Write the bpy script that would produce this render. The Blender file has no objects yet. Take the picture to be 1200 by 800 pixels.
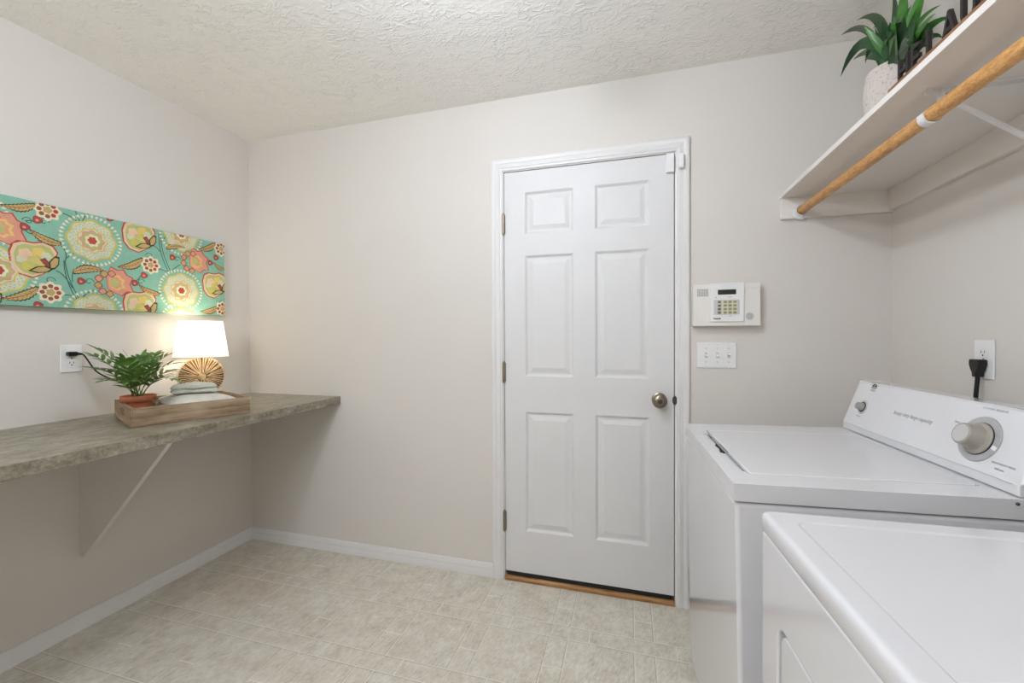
import bpy, bmesh, math, random
from mathutils import Vector, Matrix, Euler
PI = math.pi
S = bpy.context.scene
COL = S.collection
R = random.Random(7)

# ------------------------------------------------------------------ camera
CAM = Vector((2.25363461, -2.0255559, 1.23713497))
YAW, PIT, ROL, FPX = math.radians(15.8368), math.radians(-0.6367), math.radians(-0.2586), 486.987
FW = Vector((-math.sin(YAW)*math.cos(PIT), math.cos(YAW)*math.cos(PIT), math.sin(PIT)))
_r = Vector((math.cos(YAW), math.sin(YAW), 0)); _u = _r.cross(FW)
RX = _r*math.cos(ROL) + _u*math.sin(ROL); UY = -_r*math.sin(ROL) + _u*math.cos(ROL)
cd = bpy.data.cameras.new('camera'); cd.sensor_width = 36; cd.lens = FPX/1200*36; cd.clip_start = .02
cam = bpy.data.objects.new('camera', cd); COL.objects.link(cam)
M3 = Matrix((RX, UY, -FW)).transposed()
cam.matrix_world = Matrix.Translation(CAM) @ M3.to_4x4()
S.camera = cam
S.view_settings.view_transform = 'Standard'; S.view_settings.look = 'None'
S.view_settings.gamma = 1; S.view_settings.use_curve_mapping = False
S.view_settings.exposure = 0.07

def on(px, py, ax, val):
    """point of the plane axis ax = val on the sight line of a place measured on the photograph"""
    d = FW + RX*((px-600)/FPX) - UY*((py-400)/FPX)
    return CAM + d*((val - CAM[ax])/d[ax])

# ------------------------------------------------------------------ materials
def lin(c):
    return tuple((x/255/12.92 if x/255 <= .04045 else ((x/255+.055)/1.055)**2.4) for x in c) + (1,)
class Nt:
    def __init__(s, name):
        s.m = bpy.data.materials.new(name); s.m.use_nodes = True
        s.t = s.m.node_tree; s.b = s.t.nodes['Principled BSDF']; s.o = s.t.nodes['Material Output']
    def n(s, typ, ins=None, **kw):
        nd = s.t.nodes.new(typ)
        for k, v in kw.items(): setattr(nd, k, v)
        for k, v in (ins or {}).items():
            if isinstance(v, bpy.types.NodeSocket): s.t.links.new(v, nd.inputs[k])
            else: nd.inputs[k].default_value = v
        return nd
    def link(s, a, b): s.t.links.new(a, b)
    def math(s, op, a, b=None, c=None):
        ins = {0: a}
        if b is not None: ins[1] = b
        if c is not None: ins[2] = c
        return s.n('ShaderNodeMath', ins, operation=op).outputs[0]
    def mix(s, f, a, b):
        nd = s.n('ShaderNodeMix', data_type='RGBA')
        for i, v in ((0, f), (6, a), (7, b)):
            if isinstance(v, bpy.types.NodeSocket): s.t.links.new(v, nd.inputs[i])
            else: nd.inputs[i].default_value = v
        return nd.outputs[2]
    def ramp(s, f, stops):
        nd = s.n('ShaderNodeValToRGB', {0: f}); e = nd.color_ramp.elements
        while len(e) < len(stops): e.new(.5)
        for k, (p, c) in enumerate(stops): e[k].position = p; e[k].color = c
        return nd.outputs[0]
    def coord(s, which='Object', scale=(1, 1, 1)):
        tc = s.n('ShaderNodeTexCoord').outputs[which]
        return s.n('ShaderNodeMapping', {0: tc, 3: scale}).outputs[0]
    def noise(s, v, scale, detail=4, rough=.55, out=0):
        return s.n('ShaderNodeTexNoise', {'Vector': v, 'Scale': scale, 'Detail': detail, 'Roughness': rough}).outputs[out]
    def bump(s, h, dist, strength=1.0):
        nd = s.n('ShaderNodeBump', {'Height': h, 'Distance': dist, 'Strength': strength})
        s.link(nd.outputs[0], s.b.inputs['Normal'])
    def col(s, v):
        if isinstance(v, bpy.types.NodeSocket): s.link(v, s.b.inputs['Base Color'])
        else: s.b.inputs['Base Color'].default_value = v
def plain(name, rgb, rough=.5, metal=0, coat=0, spec=.5, vary=.04, vscale=8, bump=0, bscale=200):
    t = Nt(name); c = lin(rgb)
    v = t.coord(); f = t.noise(v, vscale, 3)
    a = tuple(x*(1-vary) for x in c[:3])+(1,); b = tuple(min(1, x*(1+vary)) for x in c[:3])+(1,)
    t.col(t.ramp(f, [(.3, a), (.7, b)]))
    t.b.inputs['Roughness'].default_value = rough; t.b.inputs['Metallic'].default_value = metal
    t.b.inputs['Coat Weight'].default_value = coat; t.b.inputs['Specular IOR Level'].default_value = spec
    if bump: t.bump(t.noise(v, bscale, 3), bump)
    return t.m

def mat_wall():
    t = Nt('wall_paint'); v = t.coord()
    f = t.noise(v, 1.3, 3)
    t.col(t.ramp(f, [(.3, lin((213, 208, 200))), (.7, lin((216, 211, 203)))]))
    t.b.inputs['Roughness'].default_value = .62; t.b.inputs['Specular IOR Level'].default_value = .3
    t.bump(t.noise(v, 55, 3, .6), .0012, .5)
    return t.m
def mat_ceiling():
    t = Nt('ceiling_texture'); v = t.coord()
    w = t.n('ShaderNodeMix', {0: .06}, data_type='VECTOR')
    nz = t.n('ShaderNodeTexNoise', {'Vector': v, 'Scale': 9, 'Detail': 3})
    t.link(v, w.inputs[4]); t.link(nz.outputs[1], w.inputs[5])
    vv = t.n('ShaderNodeMapping', {0: w.outputs[1], 3: (1.0, 1.9, 1), 2: (0, 0, .7)}).outputs[0]
    n1 = t.noise(vv, 26, 3, .55)
    ridge = t.ramp(t.math('ABSOLUTE', t.math('SUBTRACT', n1, .5)), [(0, (1, 1, 1, 1)), (.07, (.25, .25, .25, 1)), (.2, (0, 0, 0, 1))])
    n2 = t.noise(v, 14, 2)
    patch = t.ramp(n2, [(.42, (0, 0, 0, 1)), (.6, (1, 1, 1, 1))])
    h = t.math('MULTIPLY', ridge, t.math('ADD', t.math('MULTIPLY', patch, .7), .3))
    h = t.math('ADD', h, t.math('MULTIPLY', n2, .6))
    t.col(lin((242, 239, 233)))
    t.b.inputs['Roughness'].default_value = .55; t.b.inputs['Specular IOR Level'].default_value = .35
    t.bump(h, .0045, .72)
    return t.m
def mat_floor():
    t = Nt('vinyl_tile')
    co = t.n('ShaderNodeTexCoord').outputs['Object']
    sp = t.n('ShaderNodeSeparateXYZ', {0: co})
    PX, PY, B = .337, .349, .077
    u = t.math('ADD', t.math('MULTIPLY', sp.outputs[0], 1/PX), 20-1.933/PX)
    v = t.math('ADD', t.math('MULTIPLY', sp.outputs[1], 1/PY), 20+.345/PY)
    fu = t.math('FRACT', u); fv = t.math('FRACT', v)
    bu, bv = B/PX, B/PY
    def line(f, at, w):
        d = t.math('ABSOLUTE', t.math('SUBTRACT', t.math('FRACT', t.math('ADD', f, .5-at)), .5))
        return t.ramp(t.math('DIVIDE', d, w), [(.55, (1, 1, 1, 1)), (1.0, (0, 0, 0, 1))])
    W = .0027
    lu = t.math('MAXIMUM', line(fu, 0, W/PX), line(fu, bu, W/PX))
    lv = t.math('MAXIMUM', line(fv, 0, W/PY), line(fv, bv, W/PY))
    inu = t.math('LESS_THAN', fu, bu); inv = t.math('LESS_THAN', fv, bv)
    # long lines run through; the strip crossings stay open and carry one short joint each
    lu = t.math('MULTIPLY', lu, t.math('SUBTRACT', 1, t.math('MULTIPLY', inv, .93)))
    ju = t.math('MULTIPLY', line(fu, .47, W/PX), inv)
    jv = t.math('MULTIPLY', line(fv, .55, W/PY), inu)
    ln = t.math('MAXIMUM', t.math('MAXIMUM', lu, lv), t.math('MAXIMUM', ju, jv))
    # shadow edge beside each joint
    cell = t.n('ShaderNodeCombineXYZ', {0: t.math('ADD', t.math('FLOOR', u), t.math('MULTIPLY', inu, 37.3)),
                                       1: t.math('ADD', t.math('FLOOR', v), t.math('MULTIPLY', inv, 71.7))})
    wn = t.n('ShaderNodeTexWhiteNoise', {0: cell.outputs[0]}, noise_dimensions='3D')
    off = t.n('ShaderNodeVectorMath', {0: wn.outputs[1], 1: (9, 9, 9)}, operation='MULTIPLY')
    p2 = t.n('ShaderNodeVectorMath', {0: co, 1: off.outputs[0]}, operation='ADD').outputs[0]
    rot = t.n('ShaderNodeVectorRotate', {'Vector': p2, 'Angle': .35}, rotation_type='Z_AXIS').outputs[0]
    st = t.n('ShaderNodeMapping', {0: rot, 3: (120, 36, 1)}).outputs[0]
    streak = t.noise(st, 1.0, 6, .68)
    blot = t.noise(p2, 15, 6, .68)
    fine = t.noise(co, 130, 3, .6)
    f = t.math('ADD', t.math('ADD', t.math('MULTIPLY', streak, .5), t.math('MULTIPLY', blot, .45)), t.math('MULTIPLY', fine, .12))
    base = t.ramp(f, [(.34, lin((162, 150, 131))), (.46, lin((196, 187, 170))), (.57, lin((213, 207, 192))), (.70, lin((228, 224, 211)))])
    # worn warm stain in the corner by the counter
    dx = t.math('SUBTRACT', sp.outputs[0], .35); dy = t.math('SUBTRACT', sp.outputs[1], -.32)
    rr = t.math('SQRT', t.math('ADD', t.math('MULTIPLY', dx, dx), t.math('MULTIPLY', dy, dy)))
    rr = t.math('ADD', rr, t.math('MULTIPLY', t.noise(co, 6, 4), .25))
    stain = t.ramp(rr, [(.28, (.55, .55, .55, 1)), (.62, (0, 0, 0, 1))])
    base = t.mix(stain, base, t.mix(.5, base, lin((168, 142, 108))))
    def near(f, at, w): 
        d = t.math('ABSOLUTE', t.math('SUBTRACT', t.math('FRACT', t.math('ADD', f, .5-at)), .5))
        return t.ramp(t.math('DIVIDE', d, w), [(.5, (1, 1, 1, 1)), (1.0, (0, 0, 0, 1))])
    E_ = .0042
    dk = t.math('MAXIMUM', t.math('MULTIPLY', t.math('MAXIMUM', near(fu, -.004, E_/PX), near(fu, bu-.004, E_/PX)), t.math('SUBTRACT', 1, inv)), t.math('MAXIMUM', near(fv, -.004, E_/PY), near(fv, bv-.004, E_/PY)))
    base = t.mix(t.math('MULTIPLY', dk, .55), base, lin((138, 126, 106)))
    c = t.mix(t.math('MULTIPLY', ln, .85), base, lin((238, 232, 220)))
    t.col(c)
    t.b.inputs['Roughness'].default_value = .42; t.b.inputs['Specular IOR Level'].default_value = .35
    t.bump(t.math('SUBTRACT', t.math('MULTIPLY', fine, .25), ln), .0012, .7)
    return t.m
def mat_counter():
    t = Nt('stone_laminate'); v = t.coord()
    st = t.n('ShaderNodeMapping', {0: v, 3: (3.0, 1.4, 3.0)}).outputs[0]
    a = t.noise(st, 9, 8, .7); b = t.noise(v, 85, 5, .7)
    f = t.math('ADD', t.math('MULTIPLY', a, .6), t.math('MULTIPLY', b, .4))
    t.col(t.ramp(f, [(.33, lin((84, 78, 62))), (.45, lin((120, 113, 95))), (.56, lin((148, 142, 124))), (.68, lin((182, 177, 160)))]))
    t.b.inputs['Roughness'].default_value = .36; t.b.inputs['Specular IOR Level'].default_value = .4
    return t.m
def mat_wood(name, dark, mid, light, axis=0, scale=1.0, rough=.6, contrast=1.0):
    t = Nt(name); sc = [26*scale]*3; sc[axis] = 2.2*scale
    v = t.coord('Object', tuple(sc)); a = t.noise(v, 1.0, 6, .65)
    v2 = t.coord('Object', (5*scale,)*3); b = t.noise(v2, 1.0, 4)
    f = t.math('ADD', t.math('MULTIPLY', a, .7), t.math('MULTIPLY', b, .3))
    w = .16/contrast
    t.col(t.ramp(f, [(.5-w, lin(dark)), (.5, lin(mid)), (.5+w, lin(light))]))
    t.b.inputs['Roughness'].default_value = rough; t.b.inputs['Specular IOR Level'].default_value = .35
    t.bump(a, .0006, .6)
    return t.m
def mat_rod():
    t = Nt('honey_oak'); v = t.coord('Object', (90, 26, 90)); a = t.noise(v, 1.0, 5, .7)
    v2 = t.coord('Object', (260, 130, 260)); b = t.noise(v2, 1.0, 3, .7)
    f = t.math('ADD', t.math('MULTIPLY', a, .55), t.math('MULTIPLY', b, .45))
    t.col(t.ramp(f, [(.34, lin((164, 108, 52))), (.5, lin((206, 150, 84))), (.62, lin((226, 178, 112)))]))
    t.b.inputs['Roughness'].default_value = .45
    t.bump(b, .0006, .5)
    return t.m
def mat_towel(name, rgb):
    t = Nt(name); v = t.coord(); f = t.noise(v, 320, 3, .7); g = t.noise(v, 30, 4)
    c = lin(rgb); d = tuple(x*.8 for x in c[:3])+(1,)
    t.col(t.ramp(t.math('ADD', t.math('MULTIPLY', f, .5), t.math('MULTIPLY', g, .5)), [(.35, d), (.62, c)]))
    t.b.inputs['Roughness'].default_value = .95; t.b.inputs['Sheen Weight'].default_value = .3
    t.b.inputs['Specular IOR Level'].default_value = .1
    t.bump(f, .003, .8)
    return t.m
def mat_leaf(name, a, b, scale=30):
    t = Nt(name); v = t.coord(); f = t.noise(v, scale, 3)
    t.col(t.ramp(f, [(.3, lin(a)), (.7, lin(b))]))
    t.b.inputs['Roughness'].default_value = .3; t.b.inputs['Specular IOR Level'].default_value = .55
    tr = t.n('ShaderNodeBsdfTranslucent', {0: lin(b)})
    mx = t.n('ShaderNodeMixShader', {0: .18, 1: t.b.outputs[0], 2: tr.outputs[0]})
    t.link(mx.outputs[0], t.o.inputs[0])
    return t.m
def mat_shade():
    t = Nt('lamp_shade_fabric'); v = t.coord(); f = t.noise(v, 260, 2)
    t.col(t.ramp(f, [(.3, lin((244, 241, 234))), (.7, lin((250, 248, 243)))]))
    t.b.inputs['Roughness'].default_value = .9
    tr = t.n('ShaderNodeBsdfTranslucent', {0: (.95, .93, .89, 1)})
    mx = t.n('ShaderNodeMixShader', {0: .6, 1: t.b.outputs[0], 2: tr.outputs[0]})
    t.link(mx.outputs[0], t.o.inputs[0])
    return t.m
def mat_emit(name, rgb, s):
    t = Nt(name); v = t.coord(); f = t.noise(v, 5, 2)
    c = t.ramp(f, [(.3, tuple(x*.98 for x in rgb)+(1,)), (.7, tuple(rgb)+(1,))])
    t.col(c); t.link(c, t.b.inputs['Emission Color']); t.b.inputs['Emission Strength'].default_value = s
    return t.m
def mat_speckle(name, a, b, scale, bump=.002):
    t = Nt(name); v = t.coord(); f = t.noise(v, scale, 4, .7)
    t.col(t.ramp(f, [(.36, lin(a)), (.46, lin(b))])); t.b.inputs['Roughness'].default_value = .85
    t.bump(f, bump, .8)
    return t.m

WALL = mat_wall(); CEIL = mat_ceiling(); FLOOR = mat_floor(); COUNTER = mat_counter()
TRIM = plain('white_trim_paint', (223, 221, 218), .32, vary=.012)
DOORP = plain('white_door_paint', (217, 216, 214), .45, spec=.35, vary=.012, bump=.0002, bscale=90)
SHELFP = plain('white_shelf_paint', (226, 220, 213), .5, vary=.02)
APPL = plain('white_appliance_enamel', (219, 219, 220), .16, coat=.6, vary=.006)
APPL_G = plain('grey_appliance_plastic', (158, 156, 150), .4, vary=.03)
RINGG = plain('pale_grey_dial_print', (172, 172, 171), .4, vary=.04, vscale=60)
DARK = plain('dark_gap', (20, 20, 20), .7)
BLACKP = plain('black_plastic', (14, 13, 13), .4)
PLASTIC = plain('white_plastic', (232, 231, 229), .35, vary=.01)
IVORY = plain('ivory_plastic', (228, 224, 217), .42, vary=.01)
LGREY = plain('light_grey_plastic', (196, 194, 190), .5, vary=.01)
MGREY = plain('speaker_grille_grey', (160, 158, 155), .6, vary=.1, vscale=300)
KEYD = plain('keypad_button_rubber', (112, 108, 92), .6, vary=.1, vscale=90)
KEYL = plain('lit_keypad_button', (150, 146, 112), .6, vary=.1, vscale=90)
LCD = plain('lcd_glass', (34, 46, 38), .2, vary=.2, vscale=120)
INK = plain('dark_ink', (52, 52, 54), .5)
INKG = plain('grey_ink', (168, 169, 172), .5)
NICKEL = plain('satin_nickel', (148, 137, 120), .32, metal=1, vary=.05)
STEEL = plain('dark_steel', (96, 92, 88), .35, metal=1)
WMETAL = plain('white_coated_metal', (222, 220, 218), .35, vary=.01)
TERRA = plain('terracotta', (178, 104, 70), .75, vary=.1, vscale=24, bump=.0006)
SOIL = plain('potting_soil', (48, 36, 27), .95, vary=.4, vscale=90, bump=.004, bscale=120)
THRESH = mat_wood('threshold_oak', (116, 82, 46), (160, 118, 72), (188, 148, 98), 0, 2)
TRAYW = mat_wood('weathered_crate_wood', (88, 68, 46), (142, 120, 94), (174, 155, 130), 0, 1.5, .75, 1.1)
ROD = mat_rod()
TOWEL = mat_towel('pale_sage_terry', (216, 213, 198)); TOWEL2 = mat_towel('sage_terry', (202, 204, 188))
FERN = mat_leaf('fern_green', (38, 78, 26), (104, 148, 66)); FERNY = mat_leaf('young_fern_green', (96, 126, 50), (158, 176, 92))
BLADE = mat_leaf('blade_green', (14, 40, 18), (36, 88, 36), 14); BLADEL = mat_leaf('light_blade_green', (40, 92, 34), (84, 142, 60), 14)
SHADE = mat_shade(); BULB = mat_emit('glowing_bulb', (1, .86, .68), 30)
OPAL = mat_emit('lit_opal_glass', (.86, .96, 1.11), 90)
OPAL_FILL = mat_emit('fill_globe_glass', (.91, .945, 1.07), 84)  # glow of the added fill globe
RATTAN = plain('split_rattan', (220, 188, 142), .6, vary=.25, vscale=45)
RATTAND = plain('rattan_core', (128, 92, 58), .8, vary=.2, vscale=45)
CONCRETE = mat_speckle('pitted_concrete', (172, 160, 150), (208, 198, 188), 150, .004)
SIGNBLK = plain('black_stained_wood', (30, 22, 19), .6, vary=.2)
SIGNW = mat_wood('brown_sign_wood', (96, 64, 40), (140, 100, 66), (168, 128, 90), 1, 2)
BRKPAINT = WALL

# ------------------------------------------------------------------ mesh building
class MB:
    def __init__(s): s.v = []; s.f = []; s.mi = []
    def add(s, vs, fs, m=0):
        o = len(s.v); s.v += [Vector(p) for p in vs]
        s.f += [tuple(i+o for i in f) for f in fs]; s.mi += [m]*len(fs); return s
    def box(s, lo, hi, m=0, rot=None, piv=None):
        (x0, y0, z0), (x1, y1, z1) = lo, hi
        x0, x1 = min(x0, x1), max(x0, x1); y0, y1 = min(y0, y1), max(y0, y1); z0, z1 = min(z0, z1), max(z0, z1)
        vs = [Vector(p) for p in ((x0,y0,z0),(x1,y0,z0),(x1,y1,z0),(x0,y1,z0),(x0,y0,z1),(x1,y0,z1),(x1,y1,z1),(x0,y1,z1))]
        if rot is not None:
            p = Vector(piv) if piv is not None else Vector(((x0+x1)/2,(y0+y1)/2,(z0+z1)/2))
            vs = [p + rot @ (q-p) for q in vs]
        return s.add(vs, [(0,3,2,1),(4,5,6,7),(0,1,5,4),(1,2,6,5),(2,3,7,6),(3,0,4,7)], m)
    def prism(s, pts, axis, a, b, m=0):
        """2-d outline pts (the two other axes in order) pushed from a to b along axis"""
        n = len(pts)
        def mk(p, t):
            q = list(p); q.insert(axis, t); return q
        vs = [mk(p, a) for p in pts] + [mk(p, b) for p in pts]
        fs = [tuple(range(n)), tuple(range(2*n-1, n-1, -1))] + [(i, i+n, (i+1) % n+n, (i+1) % n) for i in range(n)]
        return s.add(vs, fs, m)
    def lathe(s, prof, c=(0,0,0), d=(0,0,1), seg=40, m=0, cap0=True, cap1=True):
        """prof: (radius, distance along d)"""
        d = Vector(d).normalized(); q = d.to_track_quat('Z', 'Y'); c = Vector(c); vs = []; fs = []
        for r, z in prof:
            for k in range(seg):
                a = 2*PI*k/seg; vs.append(c + q @ Vector((r*math.cos(a), r*math.sin(a), z)))
        for i in range(len(prof)-1):
            for k in range(seg):
                k2 = (k+1) % seg; fs.append((i*seg+k, i*seg+k2, (i+1)*seg+k2, (i+1)*seg+k))
        if cap0: fs.append(tuple(range(seg-1, -1, -1)))
        if cap1: fs.append(tuple((len(prof)-1)*seg+k for k in range(seg)))
        return s.add(vs, fs, m)
    def tube(s, pts, r, seg=10, m=0, flat=None):
        pts = [Vector(p) for p in pts]; n = len(pts); rs = r if isinstance(r, (list, tuple)) else [r]*n
        t0 = (pts[1]-pts[0]).normalized(); up = Vector((0,0,1)) if abs(t0.z) < .9 else Vector((1,0,0))
        a = t0.cross(up).normalized(); vs = []; fs = []
        for i, p in enumerate(pts):
            t = (pts[min(i+1, n-1)]-pts[max(i-1, 0)]).normalized()
            a = (a - t*a.dot(t)).normalized(); b = t.cross(a)
            for k in range(seg):
                g = 2*PI*k/seg; vs.append(p + a*math.cos(g)*rs[i] + b*math.sin(g)*rs[i]*(flat or 1))
        for i in range(n-1):
            for k in range(seg):
                k2 = (k+1) % seg; fs.append((i*seg+k, i*seg+k2, (i+1)*seg+k2, (i+1)*seg+k))
        fs.append(tuple(range(seg-1, -1, -1))); fs.append(tuple((n-1)*seg+k for k in range(seg)))
        return s.add(vs, fs, m)
    def mesh(s, name, mats, smooth=None, xf=None):
        me = bpy.data.meshes.new(name)
        vs = [xf @ p for p in s.v] if xf is not None else s.v
        me.from_pydata([tuple(p) for p in vs], [], s.f)
        for mt in (mats if isinstance(mats, (list, tuple)) else [mats]): me.materials.append(mt)
        for p, k in zip(me.polygons, s.mi): p.material_index = k
        bm = bmesh.new(); bm.from_mesh(me); bmesh.ops.recalc_face_normals(bm, faces=bm.faces); bm.to_mesh(me); bm.free()
        if smooth:
            me.shade_smooth(); me.set_sharp_from_angle(angle=math.radians(smooth))
        return me
    def build(s, name, mats, parent=None, bevel=0, seg=2, smooth=35, world=False, sub=0):
        """world=True: the shape was given in room coordinates and is brought into the parent's own frame"""
        xf = None
        if world and parent is not None:
            q = parent
            xf = Matrix.Identity(4)
            while q is not None: xf = xf @ q.matrix_basis.inverted(); q = q.parent
        o = bpy.data.objects.new(name, s.mesh(name, mats, smooth, xf)); COL.objects.link(o)
        if parent is not None: o.parent = parent
        if bevel:
            b = o.modifiers.new('edge', 'BEVEL'); b.width = bevel; b.segments = seg; b.limit_method = 'ANGLE'
            b.angle_limit = math.radians(40); b.harden_normals = True; b.use_clamp_overlap = True
            o.data.shade_smooth()
        if sub:
            q = o.modifiers.new('soft', 'SUBSURF'); q.levels = q.render_levels = sub
        return o
def thing(name, label, cat, loc=(0,0,0), rot=(0,0,0), group=None, kind=None):
    o = bpy.data.objects.new(name, None); COL.objects.link(o); o.empty_display_size = .1
    o.location = loc; o.rotation_euler = rot
    return tag(o, label, cat, group, kind)
def tag(o, label=None, cat=None, group=None, kind=None):
    if label: o['label'] = label
    if cat: o['category'] = cat
    if group: o['group'] = group
    if kind: o['kind'] = kind
    return o
def dup(o, parent):
    c = o.copy(); COL.objects.link(c); c.parent = parent; return c
def cut(mb, cutter):
    """mb minus cutter (boolean), as a new MB with one material"""
    def tmp(x):
        o = bpy.data.objects.new('t', x.mesh('t', [])); COL.objects.link(o); return o
    a, b = tmp(mb), tmp(cutter)
    md = a.modifiers.new('b', 'BOOLEAN'); md.operation = 'DIFFERENCE'; md.object = b; md.solver = 'EXACT'
    dg = bpy.context.evaluated_depsgraph_get(); dg.update()
    me = a.evaluated_get(dg).to_mesh()
    out = MB(); out.add([v.co.copy() for v in me.vertices], [tuple(p.vertices) for p in me.polygons])
    for o in (a, b):
        d = o.data; bpy.data.objects.remove(o); bpy.data.meshes.remove(d)
    return out
def text_mb(txt, size, org, xdir, ydir, depth, align='LEFT', sx=1.0, bold=0.0, shear=0.0):
    """raised lettering: reading along xdir, tall along ydir"""
    cu = bpy.data.curves.new('t', 'FONT'); cu.body = txt; cu.size = size; cu.align_x = align
    cu.extrude = depth/2; cu.offset = bold; cu.resolution_u = 3; cu.shear = shear
    o = bpy.data.objects.new('t', cu); COL.objects.link(o)
    dg = bpy.context.evaluated_depsgraph_get(); dg.update()
    me = o.evaluated_get(dg).to_mesh()
    X = Vector(xdir).normalized(); Y = Vector(ydir).normalized(); Z = X.cross(Y)
    out = MB(); org = Vector(org)
    out.add([org + X*(v.co.x*sx) + Y*v.co.y + Z*v.co.z for v in me.vertices], [tuple(p.vertices) for p in me.polygons])
    bpy.data.objects.remove(o); bpy.data.curves.remove(cu)
    return out
def rrect(x0, y0, x1, y1, r, n=5):
    out = []
    for cx, cy, a0 in ((x1-r, y1-r, 0), (x0+r, y1-r, 90), (x0+r, y0+r, 180), (x1-r, y0+r, 270)):
        for k in range(n+1):
            a = math.radians(a0 + 90*k/n); out.append((cx + r*math.cos(a), cy + r*math.sin(a)))
    return out
def bez(p, n):
    p = [Vector(q) for q in p]; out = []
    for i in range(n+1):
        t = i/n
        if len(p) == 3: out.append(p[0]*(1-t)**2 + p[1]*2*t*(1-t) + p[2]*t*t)
        else: out.append(p[0]*(1-t)**3 + p[1]*3*t*(1-t)**2 + p[2]*3*t*t*(1-t) + p[3]*t**3)
    return out

# ------------------------------------------------------------------ room shell
W, H, YF = 3.265, 2.44, -3.7
DX0, DX1, DZ0, DZ1 = 1.640, 2.447, .043, 2.066          # door slab
def struct(name, mb, m, **k): return tag(mb.build(name, m, **k), kind='structure')
struct('floor', MB().box((-.12, YF-.12, -.06), (W+.12, .12, 0)), FLOOR, smooth=None)
struct('ceiling', MB().box((-.12, YF-.12, H), (W+.12, .12, H+.08)), CEIL, smooth=None)
struct('wall_left', MB().box((-.12, YF, 0), (0, 0, H)), WALL, smooth=None)
struct('wall_right', MB().box((W, YF, 0), (W+.12, 0, H)), WALL, smooth=None)
ox0, ox1, oz1 = DX0-.021, DX1+.022, DZ1+.022
struct('wall_back', MB().box((-.12, 0, 0), (ox0, .12, H)).box((ox1, 0, 0), (W+.12, .12, H)).box((ox0, 0, oz1), (ox1, .12, H)), WALL, smooth=None)
struct('wall_front', MB().box((-.12, YF-.12, 0), (W+.12, YF, H)), WALL, smooth=None)
# baseboards: moulded profile (distance from the wall, height)
BP = [(0, 0), (.0125, 0), (.0125, .034), (.0105, .038), (.0118, .043), (.0105, .049), (.0085, .056), (.0075, .0625), (.004, .068), (0, .068)]
struct('baseboard_left', MB().prism([(d, z) for d, z in BP], 1, YF, 0), TRIM, smooth=50)
b = MB()
for xa, xb in ((.0, 1.575), (2.512, W)): b.prism([(-d, z) for d, z in BP], 0, xa, xb)
struct('baseboard_back', b, TRIM, smooth=50)
struct('baseboard_right', MB().prism([(W-d, z) for d, z in BP], 1, YF, 0), TRIM, smooth=50)
# door casing: moulded profile mitred round the opening
CP = [(0, 0), (0, .007), (.004, .0095), (.010, .0095), (.013, .0125), (.024, .0125), (.028, .0105), (.033, .0105), (.037, .014), (.044, .0165), (.052, .0165), (.0565, .013), (.0565, 0)]
ix0, ix1, iz = 1.6315, 2.4555, 2.0745
def casing():
    vs = []; fs = []; n = len(CP)
    for st in range(4):
        for o, d in CP:
            x = ix0-o if st < 2 else ix1+o
            vs.append((x, -d, 0 if st in (0, 3) else iz+o))
    for st in range(3):
        for k in range(n): fs.append((st*n+k, st*n+(k+1) % n, (st+1)*n+(k+1) % n, (st+1)*n+k))
    fs += [tuple(range(n)), tuple(range(3*n, 4*n))]
    return MB().add(vs, fs)
cas = struct('trim_1', casing(), TRIM, smooth=40)
j = MB().box((ox0, 0, 0), (DX0-.003, .12, oz1)).box((DX1+.004, 0, 0), (ox1, .12, oz1)).box((DX0-.003, 0, DZ1+.004), (DX1+.004, .12, oz1))
j.box((DX0-.003, .04, 0), (DX0+.008, .055, DZ1)).box((DX1-.007, .04, 0), (DX1+.004, .055, DZ1)).box((DX0, .04, DZ1-.006), (DX1, .055, DZ1+.004))
j.build('jamb', TRIM, cas, smooth=None)
MB().box((DX0-.003, .1, 0), (DX1+.004, .12, DZ1+.004)).build('backing', DARK, cas, smooth=None)
sp_ = MB().lathe([(.0, 0), (.020, 0), (.020, .002), (.0, .002)], (2.4535, -.004, .9445), (0, -1, .0), 24, cap0=False, cap1=False)
for i, p in enumerate(sp_.v): sp_.v[i] = Vector((2.450+(p.x-2.4535)*.55, -.0075+(p.y+.004)*.8, .9445+(p.z-.9445)*1.0))
sp_.build('strike_plate', STEEL, cas)
tag(MB().prism([(-.012, 0), (-.012, .014), (-.006, .021), (.09, .021), (.09, 0)], 0, DX0-.002, DX1+.003).build('trim_2', THRESH, bevel=.002), kind='structure')
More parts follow.
